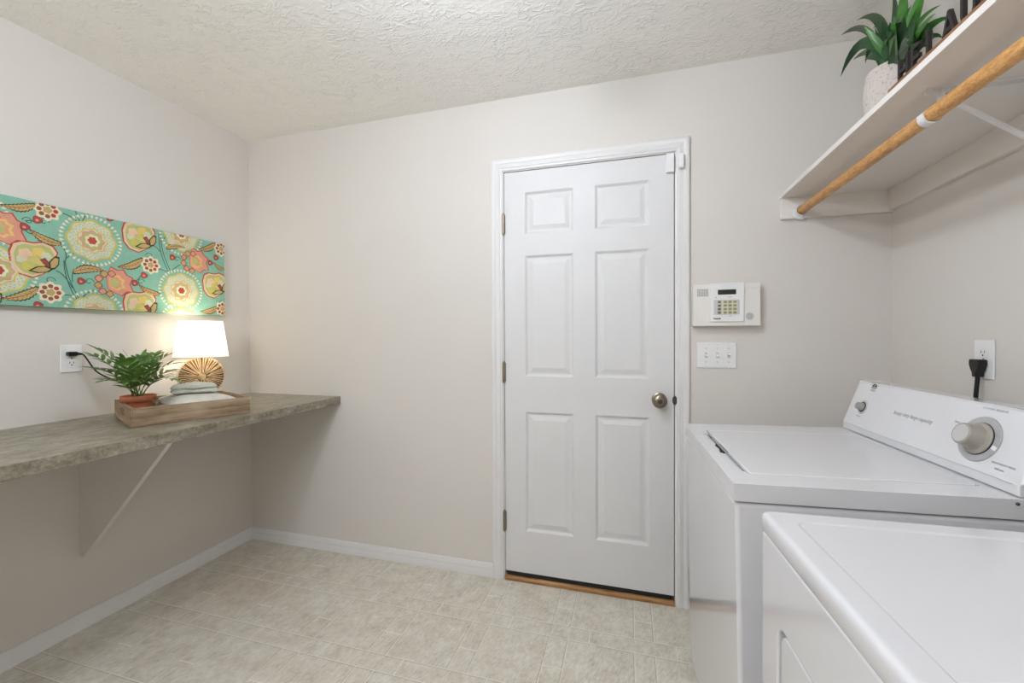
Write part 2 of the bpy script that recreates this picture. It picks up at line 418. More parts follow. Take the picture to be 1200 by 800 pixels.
# door
door = thing('door_1', 'closed white six panel interior door in the back wall', 'door', (DX0, 0, 0), kind='structure')
def door_slab():
    xs = [(1.7475, 1.9895), (2.0935, 2.3405)]; zs = [(.256, .859), (1.039, 1.6435), (1.751, 1.9595)]
    gx = [DX0, xs[0][0], xs[0][1], xs[1][0], xs[1][1], DX1]; gz = [DZ0] + [q for p in zs for q in p] + [DZ1]
    m = MB(); Y0 = .003
    for i in range(5):
        for k in range(7):
            x0, x1, z0, z1 = gx[i], gx[i+1], gz[k], gz[k+1]
            if i in (1, 3) and k in (1, 3, 5):
                rings = [(0, 0), (.004, .003), (.011, .0095), (.020, .0095), (.042, .0035), (.0445, .0035)]
                prev = None
                for ins, dep in rings:
                    r = [(x0+ins, Y0+dep, z0+ins), (x1-ins, Y0+dep, z0+ins), (x1-ins, Y0+dep, z1-ins), (x0+ins, Y0+dep, z1-ins)]
                    if prev: 
                        for q in range(4): m.add([prev[q], prev[(q+1) % 4], r[(q+1) % 4], r[q]], [(0, 1, 2, 3)])
                    prev = r
                m.add(prev, [(0, 1, 2, 3)])
            else: m.add([(x0, Y0, z0), (x1, Y0, z0), (x1, Y0, z1), (x0, Y0, z1)], [(0, 1, 2, 3)])
    m.add([(DX0, Y0, DZ0), (DX1, Y0, DZ0), (DX1, Y0, DZ1), (DX0, Y0, DZ1), (DX0, .038, DZ0), (DX1, .038, DZ0), (DX1, .038, DZ1), (DX0, .038, DZ1)],
          [(4, 5, 6, 7), (0, 1, 5, 4), (1, 2, 6, 5), (2, 3, 7, 6), (3, 0, 4, 7)])
    return m
slab = door_slab().build('door_panel', DOORP, door, smooth=12, world=True)
bmx = bmesh.new(); bmx.from_mesh(slab.data); bmesh.ops.remove_doubles(bmx, verts=bmx.verts, dist=1e-5)
bmesh.ops.recalc_face_normals(bmx, faces=bmx.faces); bmx.to_mesh(slab.data); bmx.free(); slab.data.set_sharp_from_angle(angle=math.radians(12))
MB().box((DX0+.01, .004, .022), (DX1-.01, .03, .042)).build('door_gap_shade', DARK, door, smooth=None, world=True)  # dark strip standing in for the shade in the gap under the door
hz = None
for z in (1.8075, 1.058, .300):
    h = MB().tube([(1.6372, -.0065, z-.049), (1.6372, -.0065, z+.049)], .0080, 14)
    for q in (-.0165, .0165): h.lathe([(.0071, -.0008), (.0071, .0008)], (1.6375, -.0055, z+q), (0, 0, 1), 14)
    h.lathe([(.0055, 0), (.004, .006), (.001, .008)], (1.6375, -.0055, z+.049), (0, 0, 1), 14)
    h.lathe([(.0055, 0), (.004, .006), (.001, .008)], (1.6375, -.0055, z-.049), (0, 0, -1), 14)
    h.box((1.6375, -.003, z-.047), (1.6455, .0031, z+.047))
    h.build('hinge', NICKEL, door, world=True)
kn = MB().lathe([(.0, 0), (.033, 0), (.033, .003), (.028, .007), (.014, .010), (.012, .022), (.014, .028), (.024, .033), (.0315, .042), (.0325, .050), (.029, .058), (.021, .063), (.013, .0645), (.0125, .063), (.011, .063)],
                (2.383, .003, .9445), (0, -1, 0), 40, cap0=False)
knob = kn.build('door_knob', NICKEL, door, smooth=50, world=True)
MB().lathe([(.0, 0), (.0105, 0), (.0105, .0025), (.008, .0035)], (2.383, -.0598, .9445), (0, -1, 0), 24, cap0=False).box((2.3822, -.0637, .939), (2.3838, -.063, .950)).build('lock_cylinder', STEEL, knob, world=True)
# door contact sensor
sen = thing('door_sensor', 'small white two piece alarm contact at the top corner of the door', 'sensor', (2.43, 0, 1.978))
MB().box((2.413, -.017, 1.979), (2.4475, .003, 2.063)).build('magnet_case', PLASTIC, sen, bevel=.003, world=True)
MB().box((2.466, -.034, 1.988), (2.486, -.0126, 2.052)).build('switch_case', PLASTIC, sen, bevel=.003, world=True)

# ------------------------------------------------------------------ ceiling light (above the frame; lights the room) and an added fill globe
def globe(label, x, y, mt, GZ=.163, GR=.115):
    cl = thing('ceiling_light', label, 'ceiling light', (x, y, H))
    MB().lathe([(.0, .0003), (.075, .0003), (.075, .012), (.06, .022), (.014, .026), (.012, GZ-GR-.002), (GR*.44, GZ-GR), (GR*.44, GZ-GR*.9), (.0, GZ-GR*.9)], (0, 0, 0), (0, 0, -1), 40, cap0=False, cap1=False).build('canopy', WMETAL, cl, smooth=40)
    MB().lathe([(GR*math.sin(a), GZ-GR*math.cos(a)) for a in [math.radians(q) for q in (24, 35, 48, 60, 72, 84, 96, 108, 120, 132, 144, 156, 168, 178)]], (0, 0, 0), (0, 0, -1), 48, cap0=False).build('glass_globe', mt, cl, smooth=60)
globe('round lit opal globe light on the ceiling between counter and washer', 1.79, -1.22, OPAL, .155, .085)
globe('added unseen opal globe on the ceiling behind the viewer for fill light', 1.25, -2.65, OPAL_FILL, .32)  # added lamp out of view, fills in the ceiling and left side

# ------------------------------------------------------------------ counter
CZ, CX = .90, .654
ct = tag(MB().box((.0005, YF+.6, CZ-.041), (CX, -.0005, CZ)).build('countertop', COUNTER, bevel=.0015, seg=2),
         'long grey-brown stone look laminate countertop along the left wall', 'countertop')
tag(MB().prism([(.0005, .313), (.0005, CZ-.0415), (.548, CZ-.0415), (.534, CZ-.0415-.014+.0), (.022, .313)], 1, -.835, -.815).build('counter_bracket', BRKPAINT, bevel=.001),
    'wall coloured triangular wooden bracket under the laminate countertop', 'bracket')
pl_ = thing('wall_plate', 'wall coloured cover plate low on the wall behind the triangular bracket', 'wall plate', (0, -.785, .375))
MB().box((.0003, -.82, .317), (.0065, -.75, .432)).build('plate', BRKPAINT, pl_, bevel=.002, world=True)

# ------------------------------------------------------------------ electric outlets
def outlet(name, label, org, nx, ydir):
    """org: centre on the wall; nx: out of the wall; ydir: along the wall"""
    t = thing(name, label, 'outlet', org)
    N = Vector(nx); A = Vector(ydir); Z = Vector((0, 0, 1))
    def bx(m, a0, a1, z0, z1, d0, d1, mi=0):
        vs = [N*d + A*a + Z*z for d in (d0, d1) for a, z in ((a0, z0), (a1, z0), (a1, z1), (a0, z1))]
        m.add(vs, [(0,1,2,3), (4,5,6,7), (0,1,5,4), (1,2,6,5), (2,3,7,6), (3,0,4,7)], mi)
    m = MB(); bx(m, -.0355, .0355, -.0575, .0575, .0004, .0055); m.build('cover_plate', PLASTIC, t, bevel=.0025, seg=3)
    for zc in (-.0195, .0195):
        r = MB()
        pts = [(.0172*math.cos(a)*1.0, max(-.0140, min(.0140, .0172*math.sin(a)))) for a in [2*PI*k/32 for k in range(32)]]
        vs = [N*.0054+A*p+Z*(q+zc) for p, q in pts]+[N*.0072+A*p+Z*(q+zc) for p, q in pts]; n = 32
        r.add(vs, [tuple(range(n)), tuple(range(n, 2*n))]+[(i, (i+1) % n, (i+1) % n+n, i+n) for i in range(n)])
        rc = r.build('receptacle', PLASTIC, t, smooth=40)
        s = MB()
        bx(s, -.0075, -.0052, zc-.002, zc+.0065, .0069, .0074); bx(s, .0052, .0072, zc-.001, zc+.0060, .0069, .0074)
        s.lathe([(.0026, 0), (.0026, .0005)], N*.0069+Z*(zc-.0075), N, 14)
        s.build('slots', DARK, rc)
    s = MB(); s.lathe([(.0032, 0), (.0030, .0012), (.001, .0016)], N*.0053, N, 14); s.build('screw', NICKEL, t)
    return t
outlet('wall_outlet', 'white duplex outlet above the counter with black lamp plug in it', (0, -.8565, 1.155), (1, 0, 0), (0, 1, 0))
outlet('wall_outlet', 'white duplex outlet above the washer with big black plug in it', (W, -.4635, 1.1645), (-1, 0, 0), (0, -1, 0))

# ------------------------------------------------------------------ light switches
sw = thing('light_switch', 'white three toggle switch plate beneath the alarm keypad', 'light switch', (2.6225, 0, 1.152))
MB().box((2.5415, -.0055, 1.095), (2.7035, -.0004, 1.209)).build('switch_plate', PLASTIC, sw, bevel=.0025, seg=3, world=True)
for k, x in enumerate((2.5805, 2.6265, 2.6725)):
    up = k < 2
    MB().box((x-.0052, -.0066, 1.140), (x+.0052, -.0052, 1.164)).build('toggle_frame', LGREY, sw, smooth=None, world=True)
    rot = Matrix.Rotation(math.radians(28 if up else -28), 3, 'X')
    MB().box((x-.0042, -.019, 1.1475), (x+.0042, -.004, 1.1565), rot=rot, piv=(x, -.005, 1.152)).build('toggle', PLASTIC, sw, bevel=.0012, world=True)
    for z in (1.122, 1.182):
        MB().lathe([(.0030, 0), (.0028, .001), (.001, .0014)], (x, -.0054, z), (0, -1, 0), 12).box((x-.0026, -.0071, z-.0004), (x+.0026, -.0066, z+.0004)).build('screw', LGREY, sw, world=True)

# ------------------------------------------------------------------ alarm keypad
al = thing('alarm_keypad', 'white wall mounted alarm keypad with small dark screen beside the door casing', 'alarm keypad', (2.655, 0, 1.28))
a0 = MB().box((2.523, -.040, 1.281), (2.787, -.0005, 1.463))
a0 = cut(a0, MB().box((2.7265, -.0425, 1.4085), (2.79, -.0382, 1.4435)))
a0.build('body', IVORY, al, bevel=.004, seg=3, world=True)
MB().box((2.592, -.0465, 1.298), (2.7245, -.039, 1.4665)).build('front_flap', PLASTIC, al, bevel=.003, seg=3, world=True)
g = MB()
for i in range(7):
    for k in range(6):
        x, z = 2.5395+i*.0066, 1.4105+k*.0056
        g.box((x, -.0408, z), (x+.0046, -.0399, z+.004))
g.build('grille', MGREY, al, smooth=None, world=True)
MB().box((2.6205, -.0472, 1.4155), (2.6925, -.0462, 1.437)).build('display', LCD, al, bevel=.0006, world=True)
MB().box((2.605, -.0470, 1.329), (2.706, -.0462, 1.3935)).build('keypad_panel', LGREY, al, bevel=.0008, world=True)
MB().box((2.6355, -.0473, 1.331), (2.697, -.0468, 1.390)).build('lit_panel', plain('pale_yellow_backlight', (214, 210, 182), .5), al, bevel=.0004, world=True)
for r_ in range(4):
    for c_, x in enumerate((2.6265, 2.6495, 2.6685, 2.6875)):
        z = 1.3835-r_*.0152
        MB().prism(rrect(x-(.0068 if c_ else .0062), z-.0048, x+(.0068 if c_ else .0062), z+.0048, .0036, 3), 1, -.0490, -.0468).build('key', KEYL if c_ else KEYD, al, smooth=None, world=True)
text_mb('Honeywell', .0105, (2.6035, -.0464, 1.3095), (1, 0, 0), (0, 0, 1), .0006, bold=.0005, sx=.62).build('lettering', INK, al, smooth=None, world=True)
MB().lathe([(.0028, 0), (.0024, .0008)], (2.6135, -.0462, 1.404), (0, -1, 0), 12).build('indicator', MGREY, al, world=True)
MB().box((2.668, -.0468, 1.3205), (2.673, -.0462, 1.3245)).build('indicator', MGREY, al, world=True)
for lo_, hi_ in (((2.634, -.0467, 1.3222), (2.667, -.0463, 1.3229)), ((2.674, -.0467, 1.3222), (2.69, -.0463, 1.3229)), ((2.66, -.0467, 1.403), (2.676, -.0463, 1.4055))): MB().box(lo_, hi_).build('printed_mark', INKG, al, world=True)
sp = MB().lathe([(.0, 0), (.0165, 0), (.0165, .0009), (.0, .0009)], (2.746, -.0397, 1.321), (0, -1, 0), 28, cap0=False, cap1=False, m=0)
for k in range(8):
    a = k*PI/4; c, s_ = math.cos(a), math.sin(a)
    for q in (.006, .0105):
        sp.box((2.746+c*q-.0013, -.0412, 1.321+s_*q-.0013), (2.746+c*q+.0013, -.0404, 1.321+s_*q+.0013), 1)
sp.build('siren_grille', [LGREY, MGREY], al, smooth=None, world=True)

# ------------------------------------------------------------------ closet shelf, rod, bracket
SX, SZ0, SZ1 = 2.867, 1.817, 1.834
sh = thing('wall_shelf', 'long white painted shelf high on the right wall above the washer', 'shelf', (W, -.05, SZ0))
YS = -2.45
MB().box((SX, YS, SZ0), (W-.0005, -.0005, SZ1)).build('board', SHELFP, sh, bevel=.0012, world=True)
MB().box((SX+.004, -.019, 1.729), (W-.0005, -.0005, SZ0)).build('end_cleat', SHELFP, sh, bevel=.001, world=True)
MB().box((W-.019, YS, 1.735), (W-.0005, -.019, SZ0)).build('back_cleat', SHELFP, sh, bevel=.001, world=True)
RXx, RZz = 2.946, 1.757
c_ = MB().lathe([(.034, 0), (.034, .003), (.0225, .005), (.0225, .02), (.0195, .02), (.0195, .004), (.0, .004)], (RXx-.006, -.019, RZz), (0, -1, 0), 32, cap1=False)
c_.build('rod_socket', WMETAL, sh, smooth=40, world=True)
rod = MB().lathe([(.0, 0), (.0165, 0), (.017, .001), (.017, 2.4), (.0, 2.4)], (RXx-.006, -.024, RZz), (0, -1, -.001), 32, cap0=False, cap1=False)
tag(rod.build('closet_rod', ROD, smooth=40), 'round honey coloured wooden hanging rod below the white shelf', 'closet rod')
bk = thing('shelf_bracket', 'white metal shelf bracket with a hook cradling the wooden rod', 'bracket', (W, -.80, 1.6))
yb = -.80
b = MB().box((SX+.06, yb-.012, SZ0-.0025), (W-.02, yb+.012, SZ0-.0002)).box((SX+.062, yb-.002, SZ0-.012), (W-.02, yb+.002, SZ0-.0005))
b.box((W-.0225, yb-.012, 1.52), (W-.0195, yb+.012, SZ0-.0005))
b.box((W-.0195, yb-.012, 1.50), (W-.0002, yb+.012, 1.7345))
b.build('frame', WMETAL, bk, bevel=.0006, world=True)
p0, p1 = Vector((2.962, yb, 1.800)), Vector((W-.021, yb, 1.585))
d_ = (p1-p0).normalized(); nn = Vector((d_.z, 0, -d_.x))
b = MB()
vs = []
for p in (p0, p1):
    for a_, y_ in ((-.0042, -.005), (.0042, -.005), (.0042, .005), (-.0042, .005)): vs.append(p + nn*a_ + Vector((0, y_, 0)))
b.add(vs, [(0,1,2,3), (4,5,6,7), (0,1,5,4), (1,2,6,5), (2,3,7,6), (3,0,4,7)])
b.build('brace', WMETAL, bk, bevel=.0015, world=True)
hk = MB(); vs = []; fs = []
N_ = 18
for k in range(N_+1):
    a = math.radians(165 + (372-165)*k/N_)
    for r_, y_ in ((.0178, yb-.011), (.0178, yb+.011), (.0212, yb+.011), (.0212, yb-.011)):
        vs.append((RXx-.006 + r_*math.cos(a), y_, RZz-.001 + r_*math.sin(a)))
for k in range(N_):
    for q in range(4): fs.append((k*4+q, k*4+(q+1) % 4, (k+1)*4+(q+1) % 4, (k+1)*4+q))
fs += [(0, 1, 2, 3), tuple(N_*4+q for q in range(4))]
hk.add(vs, fs); hk.box((RXx+.0115, yb-.011, RZz), (RXx+.0155, yb+.011, SZ0-.002))
hk.build('hook', WMETAL, bk, smooth=40, world=True)

# ------------------------------------------------------------------ word sign on the shelf
sg = thing('word_sign', 'black cut-out letter sign on a thin wooden base at the shelf edge', 'sign', (2.895, -.95, SZ1))
MB().box((2.878, -1.26, SZ1+.0005), (2.914, -.755, SZ1+.018)).build('base', SIGNW, sg, bevel=.001, world=True)
for k, chx in enumerate('HELAUNDRY'):
    y = -.763 - k*.0508
    m = text_mb(chx, .088, (2.896, y, SZ1+.0185), (0, -1, 0), (0, 0, 1), .008, bold=.0006, sx=.74)
    m.build('letter', SIGNBLK, sg, smooth=None, world=True)

# ------------------------------------------------------------------ strap leaf plant on the shelf
PC = Vector((3.015, -.520, SZ1))
sp_pl = thing('potted_plant', 'dark green strap leaf plant in a pitted concrete pot on the shelf', 'potted plant', PC)
MB().lathe([(.0, 0), (.050, 0), (.056, .01), (.072, .07), (.0765, .115), (.076, .15), (.071, .185), (.0705, .19), (.065, .19), (.064, .182), (.062, .170), (.0, .168)], (0, 0, .0005), (0, 0, 1), 40, cap0=False, cap1=False).build('pot', CONCRETE, sp_pl, smooth=50)
MB().lathe([(.0, .168), (.060, .168), (.062, .172), (.03, .178), (.001, .180)], (0, 0, .0005), (0, 0, 1), 24, cap0=False).build('soil', SOIL, sp_pl)
def blade(pts, w, mb=None, fold=.28, n=12, side=None, twist=0):
    """a pointed strap leaf along a curve"""
    mb = mb or MB(); c = bez(pts, n); vs = []; fs = []
    for i, p in enumerate(c):
        t = (c[min(i+1, n)]-c[max(i-1, 0)]).normalized(); s_ = i/n
        sd = side if side is not None else Vector((0, 0, 1))
        a = t.cross(sd)
        if a.length < .05: a = t.cross(Vector((0, 1, 0)))
        a.normalize()
        if twist: a = Matrix.Rotation(twist*s_, 3, t) @ a
        nrm = a.cross(t).normalized()
        ww = w*(min(1, .45+2.4*s_)*(1-max(0, (s_-.45)/.55)**1.7))+.0004
        vs += [p - a*ww + nrm*ww*fold, p - nrm*0, p + a*ww + nrm*ww*fold]
    for i in range(n):
        fs += [(i*3, i*3+1, i*3+4, i*3+3), (i*3+1, i*3+2, i*3+5, i*3+4)]
    return mb.add(vs, fs)
# (x of root, root px, bend px, tip px, half width, x at the tip, pale?)
ROOT = [(1046, 76), (1052, 73), (1058, 71), (1063, 69), (1040, 79)]
LV = [  # root index, control px, tip px, half width, x control, x tip
 (0, (1014, 14), (985, 90), .021, 3.0, 2.98, 0), (0, (1030, 10), (986, 38), .019, 3.05, 3.06, 0), (1, (1044, -2), (1004, 16), .017, 3.06, 3.08, 0),
 (0, (1026, 46), (1013, 31), .012, 2.95, 2.93, 1), (4, (1036, 60), (1025, 32), .011, 2.97, 2.96, 0),
 (1, (1056, 30), (1062, -30), .021, 3.05, 3.08, 1), (2, (1062, 30), (1088, -26), .020, 3.03, 3.06, 1), (2, (1068, 30), (1084, -6), .015, 2.97, 2.98, 1),
 (1, (1050, 14), (1040, 44), .028, 2.93, 2.90, 0), (2, (1062, 8), (1052, 30), .022, 2.95, 2.93, 0), (3, (1084, 4), (1094, 46), .016, 2.98, 2.95, 0),
 (3, (1082, 16), (1119, 20), .013, 2.99, 2.97, 1), (2, (1076, 40), (1098, 40), .014, 3.05, 3.1, 0), (1, (1052, 34), (1054, 2), .017, 3.1, 3.14, 0),
 (0, (1040, 38), (1034, 24), .015, 2.99, 2.97, 0), (1, (1044, 20), (1024, 28), .017, 3.1, 3.13, 0), (4, (1022, 32), (1014, 74), .013, 3.05, 3.05, 0),
 (2, (1058, 46), (1060, 20), .019, 2.94, 2.93, 0), (3, (1074, 48), (1088, 54), .012, 3.08, 3.12, 0), (0, (1042, 50), (1043, 26), .018, 2.94, 2.93, 0),
 (1, (1048, 44), (1048, 18), .017, 2.92, 2.91, 1), (2, (1066, 48), (1074, 14), .014, 2.94, 2.93, 0), (4, (1030, 44), (1000, 70), .016, 3.06, 3.09, 0),
 (1, (1040, 10), (1020, -12), .015, 3.12, 3.16, 0), (3, (1070, 20), (1102, 6), .014, 3.1, 3.16, 1), (2, (1068, 20), (1070, 62), .018, 2.95, 2.93, 0), (0, (1030, 60), (1013, 70), .013, 3.0, 3.0, 0), (0, (1036, 30), (1020, 46), .016, 2.98, 2.96, 0), (1, (1050, 40), (1068, 6), .014, 2.97, 2.95, 1), (3, (1088, 30), (1104, 44), .012, 3.02, 3.04, 0), (1, (1056, 10), (1046, -10), .016, 3.1, 3.14, 0), (2, (1072, 26), (1064, 52), .02, 2.93, 2.91, 0), (0, (1046, 20), (1036, 56), .018, 2.93, 2.91, 0), (3, (1076, 30), (1096, 16), .012, 2.94, 2.92, 1)]
for ri, cp, tp, w, xc, xt, pale in LV:
    rr = PC + Vector((R.uniform(-.03, .03), R.uniform(-.035, .035), .175))
    cpt = on(*cp, 0, xc); tip = on(*tp, 0, xt)
    for q in (cpt, tip):
        q.z = min(q.z, 2.425)
    sd = (Vector((-.75, -.55, -.35)) + Vector((R.uniform(-.3, .3), R.uniform(-.3, .3), R.uniform(-.3, .3)))).normalized()
    blade([rr, cpt, tip], w*.78, side=sd, twist=R.uniform(-.5, .5)).build('leaf', BLADEL if pale else BLADE, sp_pl, world=True, smooth=60)

# ------------------------------------------------------------------ crate tray
FL = Vector((.448, -.918, CZ)); UU = Vector((.405, .9143, 0)).normalized(); ANG = math.atan2(UU.y, UU.x)
TL, TW, TH, TT = .400, .378, .073, .012
tr = thing('wooden_tray', 'rectangular weathered wooden crate tray on the laminate countertop', 'tray', FL, (0, 0, ANG))
e = .0006
MB().box((0, 0, .004), (TL, TT, TH)).build('side_board', TRAYW, tr, bevel=.0012)
MB().box((0, TW-TT, .004), (TL, TW, TH)).build('side_board', TRAYW, tr, bevel=.0012)
def endb(x0):
    return cut(MB().box((x0, TT+e, .004), (x0+TT, TW-TT-e, TH)), MB().prism(rrect(TW/2-.045, TH-.040, TW/2+.045, TH-.018, .0105, 5), 0, x0-.01, x0+TT+.01))
TRAYE = mat_wood('weathered_crate_end_wood', (110, 86, 62), (156, 131, 103), (184, 162, 136), 1, 1.5, .75, .9)
endb(0).build('end_board', TRAYE, tr, smooth=30); endb(TL-TT).build('end_board', TRAYE, tr, smooth=30)
MB().box((.001, .001, .0008), (TL-.001, TW-.001, .010)).build('bottom_board', TRAYW, tr)
for x in (.006, TL-.006):
    for z in (.02, .055): MB().lathe([(.0022, 0), (.0018, .0006)], (x, -.0001, z), (0, -1, 0), 10).build('nail', STEEL, tr)
def tloc(u, w, z=0): return FL + UU*u + Vector((-UU.y, UU.x, 0))*w + Vector((0, 0, z))

# ------------------------------------------------------------------ fern in terracotta pot
PF = tloc(.0585, .24, .0105)
fp = thing('potted_fern', 'leafy green fern in a terracotta pot standing in the wooden tray', 'potted plant', PF)
MB().lathe([(.0, 0), (.034, 0), (.036, .003), (.0455, .0645), (.0560, .0645), (.0585, .067), (.0595, .085), (.058, .0875), (.053, .0875), (.0515, .083), (.050, .073), (.0, .072)], (0, 0, 0), (0, 0, 1), 40, cap0=False, cap1=False).build('pot', TERRA, fp, smooth=45)
MB().lathe([(.0, .072), (.0500, .0735), (.03, .078), (.001, .079)], (0, 0, 0), (0, 0, 1), 24, cap0=False).build('soil', SOIL, fp)
def frond(tip, ctrl, nl, ll, lw, mat):
    root = PF + Vector((R.uniform(-.018, .018), R.uniform(-.018, .018), .074))
    mb = MB(); c = bez([root, ctrl, tip], 26)
    mb.tube(c, [.0017-.0011*i/26 for i in range(27)], 5)
    for k in range(nl):
        s_ = .30 + .68*k/(nl-1); i = min(25, int(s_*26)); p = c[i].lerp(c[i+1], s_*26-i)
        t = (c[i+1]-c[i]).normalized(); sd = t.cross(Vector((0, 0, 1))); sd.normalize(); up = sd.cross(t)
        L = ll*(.62+.38*math.sin(PI*min(1, .18+.85*(s_-.30)/.7)))
        for sg_ in (-1, 1):
            d = (t*(.55+.3*s_)+sd*sg_*.85+up*R.uniform(.05, .35)).normalized()
            q1 = p + d*L*.55 + up*L*.07; q2 = p + d*L - up*L*R.uniform(.02, .16)
            blade([p, q1, q2], lw*R.uniform(.85, 1.1), mb, fold=.22, n=5, side=(up+Vector((0, 0, .4))).normalized())
    d = (c[-1]-c[-3]).normalized()
    blade([c[-1], c[-1]+d*ll*.5, c[-1]+d*ll*.9-Vector((0, 0, .004))], lw, mb, n=5)
    mb.build('frond', mat, fp, world=True, smooth=60)
# tips measured on the photo, at chosen distances: (px, py, x of the plane, bend px, x of the bend)
FR_ = [((112, 418), .10, (138, 428), .17), ((118, 412), .16, (140, 424), .2), ((112, 432), .28, (140, 436), .27), ((124, 446), .40, (146, 442), .34),
       ((146, 424), .33, (152, 436), .30), ((166, 420), .20, (160, 432), .22), ((182, 416), .20, (170, 426), .24), ((194, 418), .30, (174, 428), .28),
       ((204, 426), .34, (180, 428), .30), ((208, 436), .26, (184, 430), .25), ((202, 444), .42, (180, 436), .34), 
       ((178, 428), .42, (168, 436), .34), ((158, 434), .44, (156, 440), .36), ((148, 448), .47, (152, 442), .38), ((134, 436), .16, (148, 436), .22)]
for k, (tp, xt, cp, xc) in enumerate(FR_):
    tip = on(*tp, 0, xt); ctl = on(*cp, 0, xc)
    frond(tip, ctl, 6, .066, .0080, FERNY if k == 9 else FERN)
wr = MB()
for tp, bp_ in (((144, 410), (158, 424)), ((136, 414), (150, 420)), ((187, 461), (178, 462)), ((203, 440), (196, 428))):
    wr.tube(bez([PF+Vector((0, 0, .075)), on(*bp_, 0, .24), on(*tp, 0, .2)], 10), .0007, 5)
wr.build('tendril', FERN, fp, world=True)

# ------------------------------------------------------------------ folded towels
def towel(name, label, cx, cy, z0, lx, ly, th, rotz, mat, layers, puff, seed, droop=0):
    """a folded towel: rounded fold along one long side, layer edges on the other"""
    rr = random.Random(seed)
    t = thing(name, label, 'towel', (cx, cy, z0), (0, 0, rotz))
    lt = th/layers
    for L in range(layers):
        vs = []; fs = []; nx, ny = 18, 14
        ph = rr.uniform(0, 6); sx_ = lx*(1-.035*L); sy_ = ly*(1-.035*L)
        def hgt(u, v, top):
            base = L*lt; h = base + (lt if top else .0008)
            h += puff*(1-(2*u-1)**4)*(1-(2*v-1)**4)*(L+1 if top else L)/layers
            h += .0022*math.sin(7*u+ph)*math.sin(5*v+ph)*(1 if top else .8)*(1 if L or top else 0)
            h -= droop*max(0, abs(2*u-1)-.55)**1.5*((L+1)/layers)
            return max(h, .0006 + base*.35 + (lt*.35 if top else 0))
        for top in (1, 0):
            for i in range(nx+1):
                for k in range(ny+1):
                    u, v = i/nx, k/ny
                    ed = .004*math.sin(11*u+ph)+.003*math.sin(9*v+ph*2)
                    vs.append(((u-.5)*sx_+ed*(1 if top else .9), (v-.5)*sy_+ed*.7, hgt(u, v, top)))
        o = (nx+1)*(ny+1); q = lambda i, k: i*(ny+1)+k
        for i in range(nx):
            for k in range(ny):
                fs.append((q(i, k), q(i+1, k), q(i+1, k+1), q(i, k+1)))
                fs.append((o+q(i, k), o+q(i, k+1), o+q(i+1, k+1), o+q(i+1, k)))
        loop = [q(i, 0) for i in range(nx)]+[q(nx, k) for k in range(ny)]+[q(i, ny) for i in range(nx, 0, -1)]+[q(0, k) for k in range(ny, 0, -1)]
        n = len(loop)
        c = Vector((0, 0, 0)); ring = []
        for idx in loop:   # bulging rim between top and bottom sheet
            p = (Vector(vs[idx])+Vector(vs[o+idx]))/2; dirv = Vector((p.x/lx, p.y/ly, 0)).normalized()
            ring.append(len(vs)); vs.append(tuple(p + dirv*lt*.55))
        for i in range(n):
            a, b_ = loop[i], loop[(i+1) % n]; r0, r1 = ring[i], ring[(i+1) % n]
            fs.append((a, b_, r1, r0)); fs.append((r0, r1, o+b_, o+a))
        MB().add(vs, fs).build('folded_layer', mat, t, smooth=180, sub=1)
    return t
tc = tloc(.250, .186)
towel('folded_towel', 'large pale sage towel folded flat in the wooden tray', tc.x, tc.y, CZ+.0115, .243, .315, .066, ANG, TOWEL, 3, .012, 3, .03)
tc2 = tloc(.245, .205)
towel('folded_washcloth', 'small sage washcloth folded on top of the larger towel', tc2.x, tc2.y, CZ+.0945, .15, .12, .036, ANG-.25, TOWEL2, 2, .006, 5, .01)

# ------------------------------------------------------------------ table lamp
LP = Vector((.137, -.409, CZ))
lm = thing('table_lamp', 'lit table lamp with white tapered shade and round woven rattan base', 'lamp', LP)
toc = (Vector((CAM.x, CAM.y, 0)) - Vector((LP.x, LP.y, 0))).normalized()
fd = Matrix.Rotation(math.radians(4), 3, 'Z') @ toc; sdv = Vector((-fd.y, fd.x, 0))
DZc, DR = .142, .100
rb = MB()
for face in (1, -1):
    for k in range(46):
        a = 2*PI*k/46 + R.uniform(-.03, .03); dv = sdv*math.cos(a)+Vector((0, 0, 1))*math.sin(a)
        r0 = R.choice((.012, .022, .034)); r1 = DR*R.uniform(.965, 1.0)
        pts = []
        for q in range(7):
            r_ = r0+(r1-r0)*q/6; bul = .027*math.sqrt(max(0, 1-(r_/(DR*1.015))**2))+.004
            pts.append(Vector((0, 0, DZc))+dv*r_+fd*face*bul)
        rb.tube(pts, [.0018]+[.0030]*5+[.0022], 6, flat=.8)
rb.lathe([(.0, -.006), (.016, -.005), (.017, 0), (.012, .004), (.0, .005)], Vector((0, 0, DZc))+fd*.028, fd, 16, cap0=False, cap1=False)
for k in range(60):
    a = 2*PI*k/60; dv = sdv*math.cos(a)+Vector((0, 0, 1))*math.sin(a)
    rb.tube([Vector((0, 0, DZc))+dv*(DR*.985)+fd*.0065, Vector((0, 0, DZc))+dv*DR*1.0, Vector((0, 0, DZc))+dv*(DR*.985)-fd*.0065], .0028, 5)
base = rb.build('woven_base', RATTAN, lm, smooth=50)
core = MB().lathe([(.0, -.024), (.05, -.021), (.085, -.011), (.094, 0), (.085, .011), (.05, .021), (.0, .024)], Vector((0, 0, DZc)), fd, 32, cap0=False, cap1=False)
core.build('core', RATTAND, base, smooth=60)
MB().lathe([(.0, .0004), (.045, .0004), (.045, .012), (.040, .018), (.018, .026), (.014, .052), (.0, .052)], (0, 0, 0), (0, 0, 1), 28, cap0=False, cap1=False).build('foot', RATTAND, lm, smooth=40)
MB().lathe([(.0, .236), (.016, .238), (.016, .250), (.010, .256), (.008, .275), (.015, .278), (.015, .302), (.0, .302)], (0, 0, 0), (0, 0, 1), 20, cap0=False, cap1=False).build('neck', WMETAL, lm, smooth=40)
SB, ST, RB, RT = .243, .425, .117, .092
